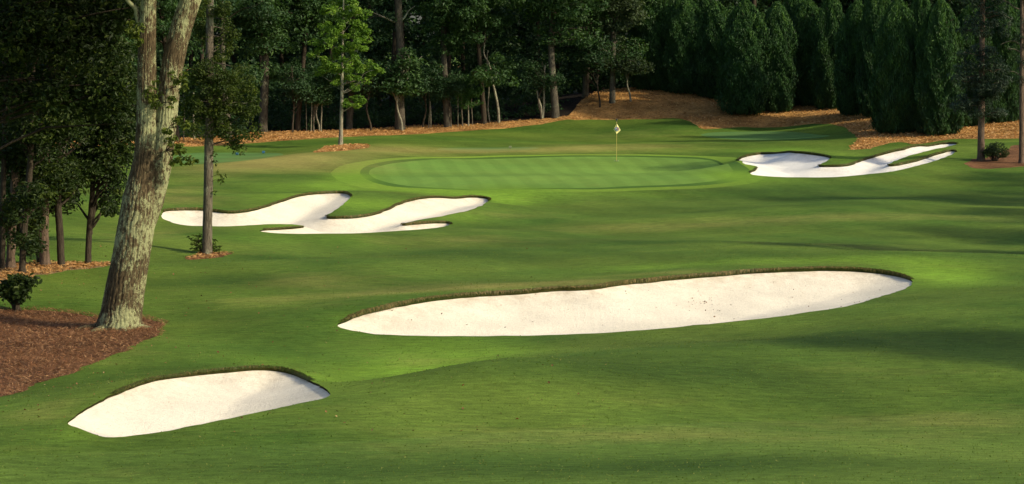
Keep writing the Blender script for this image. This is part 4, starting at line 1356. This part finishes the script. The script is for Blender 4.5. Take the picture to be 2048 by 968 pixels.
def flagstick():
    p = place(1233, 322); Y = p[1]; m = Y / F
    root = empty("flagstick", p)
    hgt = (322 - 240) * m
    g = Geo(); tube(g, [(0, 0, -.15), (0, 0, hgt * .5), (0, 0, hgt)], [.016, .015, .013], 10)
    g.build("pole", M_YEL, root)
    g = Geo(); a = np.linspace(0, math.pi, 9)
    tube(g, np.c_[np.zeros(9), np.zeros(9), hgt + .03 - .05 * np.cos(a)], np.sin(a) * .05 + .003, 12)
    tube(g, [(0, 0, hgt - .09), (0, 0, hgt)], [.024, .024], 10)
    g.build("finial", M_BLACK, root)
    # diamond-hanging cloth with a soft fold
    zt, zb = (322 - 247) * m, (322 - 268) * m
    nx, nz = 16, 24
    V = []
    for side in (0, 1):
        for i in range(nz + 1):
            t = i / nz
            z = zt + (zb - zt) * t
            wl = np.interp(t, [0, .58, 1], [.0, 6.3, .0]) * m; wr = np.interp(t, [0, .64, 1], [.0, 8.6, .0]) * m
            for j in range(nx + 1):
                s = j / nx
                x = -wl + (wl + wr) * s
                V.append((x, -.035 + .02 * math.sin(s * 7 + t * 3) + side * .006, z))
    V = np.array(V); Q = []
    k = (nx + 1) * (nz + 1)
    for i in range(nz):
        for j in range(nx):
            a0 = i * (nx + 1) + j
            Q.append((a0, a0 + 1, a0 + nx + 2, a0 + nx + 1)); Q.append((k + a0 + nx + 1, k + a0 + nx + 2, k + a0 + 1, k + a0))
    fl = link_mesh("flag", V, np.array(Q), M_FLAG, root)
    cz = (322 - 258) * m; cx = .3 * m
    disc("emblem_ring", M_NAVY, .125, -.066, fl, cx, cz)
    disc("emblem_ground", M_SKY, .10, -.072, fl, cx, cz)
    disc("emblem_figure", M_RED, .05, -.078, fl, cx + .035, cz + .02, .55, 1.25, .6)
    disc("emblem_leaf", M_DGREEN, .05, -.078, fl, cx - .03, cz - .045, 1.2, .6, .3)
    tag(root, "yellow flagstick with emblem flag standing in the hole", "golf flag")
    c = empty("hole_cup", p + [0, 0, .004])
    n = 24; a = np.linspace(0, 2 * math.pi, n, endpoint=False)
    R = .12
    ring = lambda r_, z: np.c_[np.cos(a) * r_, np.sin(a) * r_ * 1.0, np.full(n, z)]
    i = np.arange(n); j = (i + 1) % n
    link_mesh("rim", np.r_[ring(R + .03, .006), ring(R, .008)], np.c_[i, j, n + j, n + i], M_WHITE, c)
    link_mesh("lining", np.r_[ring(R, .008), ring(R, .004), [[0, 0, .005]]], [np.c_[i, j, n + j, n + i], np.c_[n + i, n + j, np.full(n, 2 * n)]], M_BLACK, c)
    tag(c, "dark golf hole with pale rim around the foot of the flagstick", "golf hole")
flagstick()

def tee_marker(u, v, mat, label):
    p = place(u, v); root = empty("tee_marker", p)
    g = Geo(); a = np.linspace(0, math.pi, 8)
    V = []
    b = .085
    for z, s in ((0.02, .9), (.05, 1.), (.13, 1.), (.16, .86)):
        V += [(-b * s, -b * .7 * s, z), (b * s, -b * .7 * s, z), (b * s, b * .7 * s, z), (-b * s, b * .7 * s, z)]
    Q = []
    for k in range(3):
        for q in range(4):
            Q.append((k * 4 + q, k * 4 + (q + 1) % 4, k * 4 + 4 + (q + 1) % 4, k * 4 + 4 + q))
    Q.append((12, 13, 14, 15))
    link_mesh("block", np.array(V), np.array(Q), mat, root, False)
    g = Geo(); tube(g, [(0, 0, -.1), (0, 0, .03)], [.02, .02], 8); g.build("spike", M_BLACK, root)
    tag(root, label, "tee marker", "tee markers")
tee_marker(474, 310.5, M_BLUE, "blue tee marker nearer the thin tree")
tee_marker(527, 307, M_BLUE, "blue tee marker farther from the thin tree, near the tee's tip")
tee_marker(1020.5, 297, M_PALEMARK, "small pale marker on the narrow tee beyond the putting green")

# ==================================================================== loose litter
def scatter_region(poly, n, r):
    lo, hi = poly.min(0), poly.max(0)
    q = r.uniform(lo, hi, (n, 2))
    return q[inside(poly, q[:, 0], q[:, 1])]

def needles(name, polys, dens, mat, label, seed, ln=(.10, .26), wd=.012):
    r = np.random.default_rng(seed); g = Geo()
    for z in polys:
        A = abs(.5 * np.sum(z[:, 0] * np.roll(z[:, 1], -1) - np.roll(z[:, 0], -1) * z[:, 1]))
        bx = (z.max(0) - z.min(0)).prod()
        cx = z.mean(0)
        zz = cx + (z - cx) * 1.03
        q = scatter_region(zz, int(bx * dens), r)
        q = q[(np.abs(q[:, 0]) < .2276 * q[:, 1] + 3) & (q[:, 1] < 62)] if name == "straw_needles" else q
        n = len(q)
        hz = H(q[:, 0], q[:, 1]) + rim_raise(q[:, 0], q[:, 1])
        c = np.c_[q, hz + r.uniform(.01, .05, n)]
        fw = np.c_[r.normal(0, 1, (n, 2)), r.normal(0, .25, n)]
        leaves(g, c, np.c_[r.normal(0, .4, (n, 2)), np.ones(n)], r.uniform(*ln, n), r, wd / .18 * 1.0, False, np.clip(r.normal(.5, .3, n), 0, 1), fw)
    o = g.build(name, mat, None, False, True)
    tag(o, label, kind="stuff")
M_NEED = leaf_mat("straw_needle", (.09, .038, .015), (.24, .105, .045), (.46, .27, .13), .1)
M_NEEDB = leaf_mat("straw_needle_bright", (.26, .115, .035), (.46, .24, .08), (.66, .42, .18), .1)
needles("straw_needles", [ZP["straw_near"]], 420, M_NEED, "loose dark straw needles under the big oak", 140, ln=(.07, .2), wd=.014)
needles("loose_straw", [ZP["ring_thin"], ZP["straw_left"]], 150, M_NEEDB, "loose tan straw and leaves by the grove", 141, wd=.03)

def straw_clods():
    r = np.random.default_rng(143); n = 110000
    Y = r.uniform(126, 172, n); X = r.uniform(-1, 1, n) * .2276 * Y
    ok = inside(ZP["straw_back"], X, Y) & ~inside(ZP["floor_back"], X, Y) | inside(ZP["ring_maple"], X, Y)
    X, Y = X[ok], Y[ok]; n = len(X); g = Geo()
    Z = H(X, Y) + rim_raise(X, Y)
    leaves(g, np.c_[X, Y, Z + r.uniform(.0, .06, n)], np.c_[r.normal(0, .45, (n, 2)), np.ones(n)], r.uniform(.10, .26, n), r, .32, False, np.clip(r.normal(.6, .3, n), 0, 1), np.c_[r.normal(0, 1, (n, 2)), r.normal(0, .3, n)])
    tag(g.build("straw_tufts", M_NEEDB, None, False, True), "loose orange straw tufts lying on the long back bank", kind="stuff")
straw_clods()

def bunker_debris():
    r = np.random.default_rng(144)
    u = np.r_[r.normal(1405, 22, 30), r.uniform(700, 1780, 130)]; v = np.r_[r.normal(577, 5, 30), r.uniform(550, 668, 130)]
    P = ground_at(u, v); P = P[inside(ZP["sand_mid"], P[:, 0], P[:, 1])]
    z = ZP["sand_mid"]; d = dist_poly(z, P[:, 0], P[:, 1])
    P[:, 2] = H(P[:, 0], P[:, 1]) - .015 - .75 * (1 - np.exp(-.30 * d / .75)) + .018
    g = Geo(); n = len(P)
    leaves(g, P, np.c_[r.normal(0, .5, (n, 2)), np.ones(n)], r.uniform(.025, .07, n), r, .6, False, np.clip(r.normal(.3, .3, n), 0, 1))
    tag(g.build("bark_chips", M_NEED, None, False, True), "brown bark crumbs scattered on the long bunker's sand", kind="stuff")
bunker_debris()

def fallen_leaves():
    r = np.random.default_rng(150)
    u = r.uniform(0, 1300, 1500) ** 1.0; v = r.uniform(490, 870, 1500)
    keep = r.random(1500) < np.exp(-u / 500)
    P = ground_at(u[keep], v[keep])
    ok = np.ones(len(P), bool)
    for n in ("sand_near", "sand_mid", "sand_left", "straw_near"):
        ok &= ~inside(ZP[n], P[:, 0], P[:, 1])
    P = P[ok]
    g = Geo()
    leaves(g, P + [0, 0, .02], np.c_[r.normal(0, .5, (len(P), 2)), np.ones(len(P))], r.uniform(.03, .075, len(P)), r, .7, False, np.clip(r.normal(.4, .3, len(P)), 0, 1))
    o = g.build("fallen_leaves", M_NEED, None, False, True)
    tag(o, "scattered brown fallen leaves on the grass near the oak", kind="stuff")
fallen_leaves()

# trees across the fairway on the far side of the low sun
for x, y, k, s, rz, lb in [(22.5, 40, 'c', .8, 2.3, "hardwood closest in on the fairway's sunny side, casting shade over the shoulder"), (28.5, 68, 'a', .85, 2.6, "hardwood just out of view level with the small rise past the long bunker"), (34.5, 90, 'c', .9, .6, "hardwood just out of view level with the rise below the forked bunker"),
                         (36, 36, 'b', .9, 1.3, "first hardwood beside the fairway, nearest the photographer"), (33, 44, 'c', .85, 4.3, "hardwood beside the fairway level with the long bunker's front"),
                         (36, 72, 'c', .85, 5.3, "hardwood beyond the long bunker at the fairway's sunny side"), (43, 76, 'a', 1., .9, "taller hardwood behind the one past the long bunker"),
                         (41, 92, 'b', .85, 2.1, "hardwood shading the slope below the forked bunker"), (46, 98, 'a', .95, 1.1, "hardwood level with the forked bunker"), (60, 120, 'b', .9, 2.1, "hardwood well beyond the right hand pines"),
                         (52, 168, 'a', 1., 3.8, "hardwood behind the end of the cypress row"), (70, 150, 'b', 1., 3.1, "hardwood farthest out past the cypress row")]:
    o = copy_tree(HW[k], (x, y, H(x, y)[0]), rz, s)
    tag(o, lb, "tree", "trees lining the sunny side of the fairway")

# loose blades standing out of the mown turf and along the bed edges
def turf_blades():
    r = np.random.default_rng(160)
    n = 34000
    Y = 32 + 44 * r.random(n) ** 1.15
    X = r.uniform(-1, 1, n) * (.2276 * Y + .6)
    ok = np.ones(n, bool)
    for nm in ("sand_near", "sand_mid", "sand_left", "straw_near", "straw_left", "ring_thin"):
        z = ZP[nm]; z = z.mean(0) + (z - z.mean(0)) * (.985 if "s" == nm[0] and "straw" in nm else 1.0)
        ok &= ~inside(z, X, Y)
    X, Y = X[ok], Y[ok]; n = len(X)
    Z = H(X, Y) + rim_raise(X, Y)
    h = r.uniform(.008, .022, n); wd = r.uniform(.008, .02, n)
    a = r.uniform(0, math.pi, n); dx, dy = np.cos(a) * wd, np.sin(a) * wd
    le = r.normal(0, .018, (n, 2))
    V = np.stack([np.c_[X - dx, Y - dy, Z - .004], np.c_[X + dx, Y + dy, Z - .004], np.c_[X + le[:, 0], Y + le[:, 1], Z + h]], 1).reshape(-1, 3)
    o = link_mesh("grass_blades", V, np.arange(n * 3).reshape(-1, 3), M_BLADE, None, False, {"tint": ('FACE', np.clip(r.normal(.45, .28, n), 0, 1))})
    tag(o, "short standing grass blades over the foreground turf", kind="stuff")
M_BLADE = leaf_mat("grass_blade", (.07, .125, .016), (.13, .19, .03), (.26, .26, .08), .4)
turf_blades()
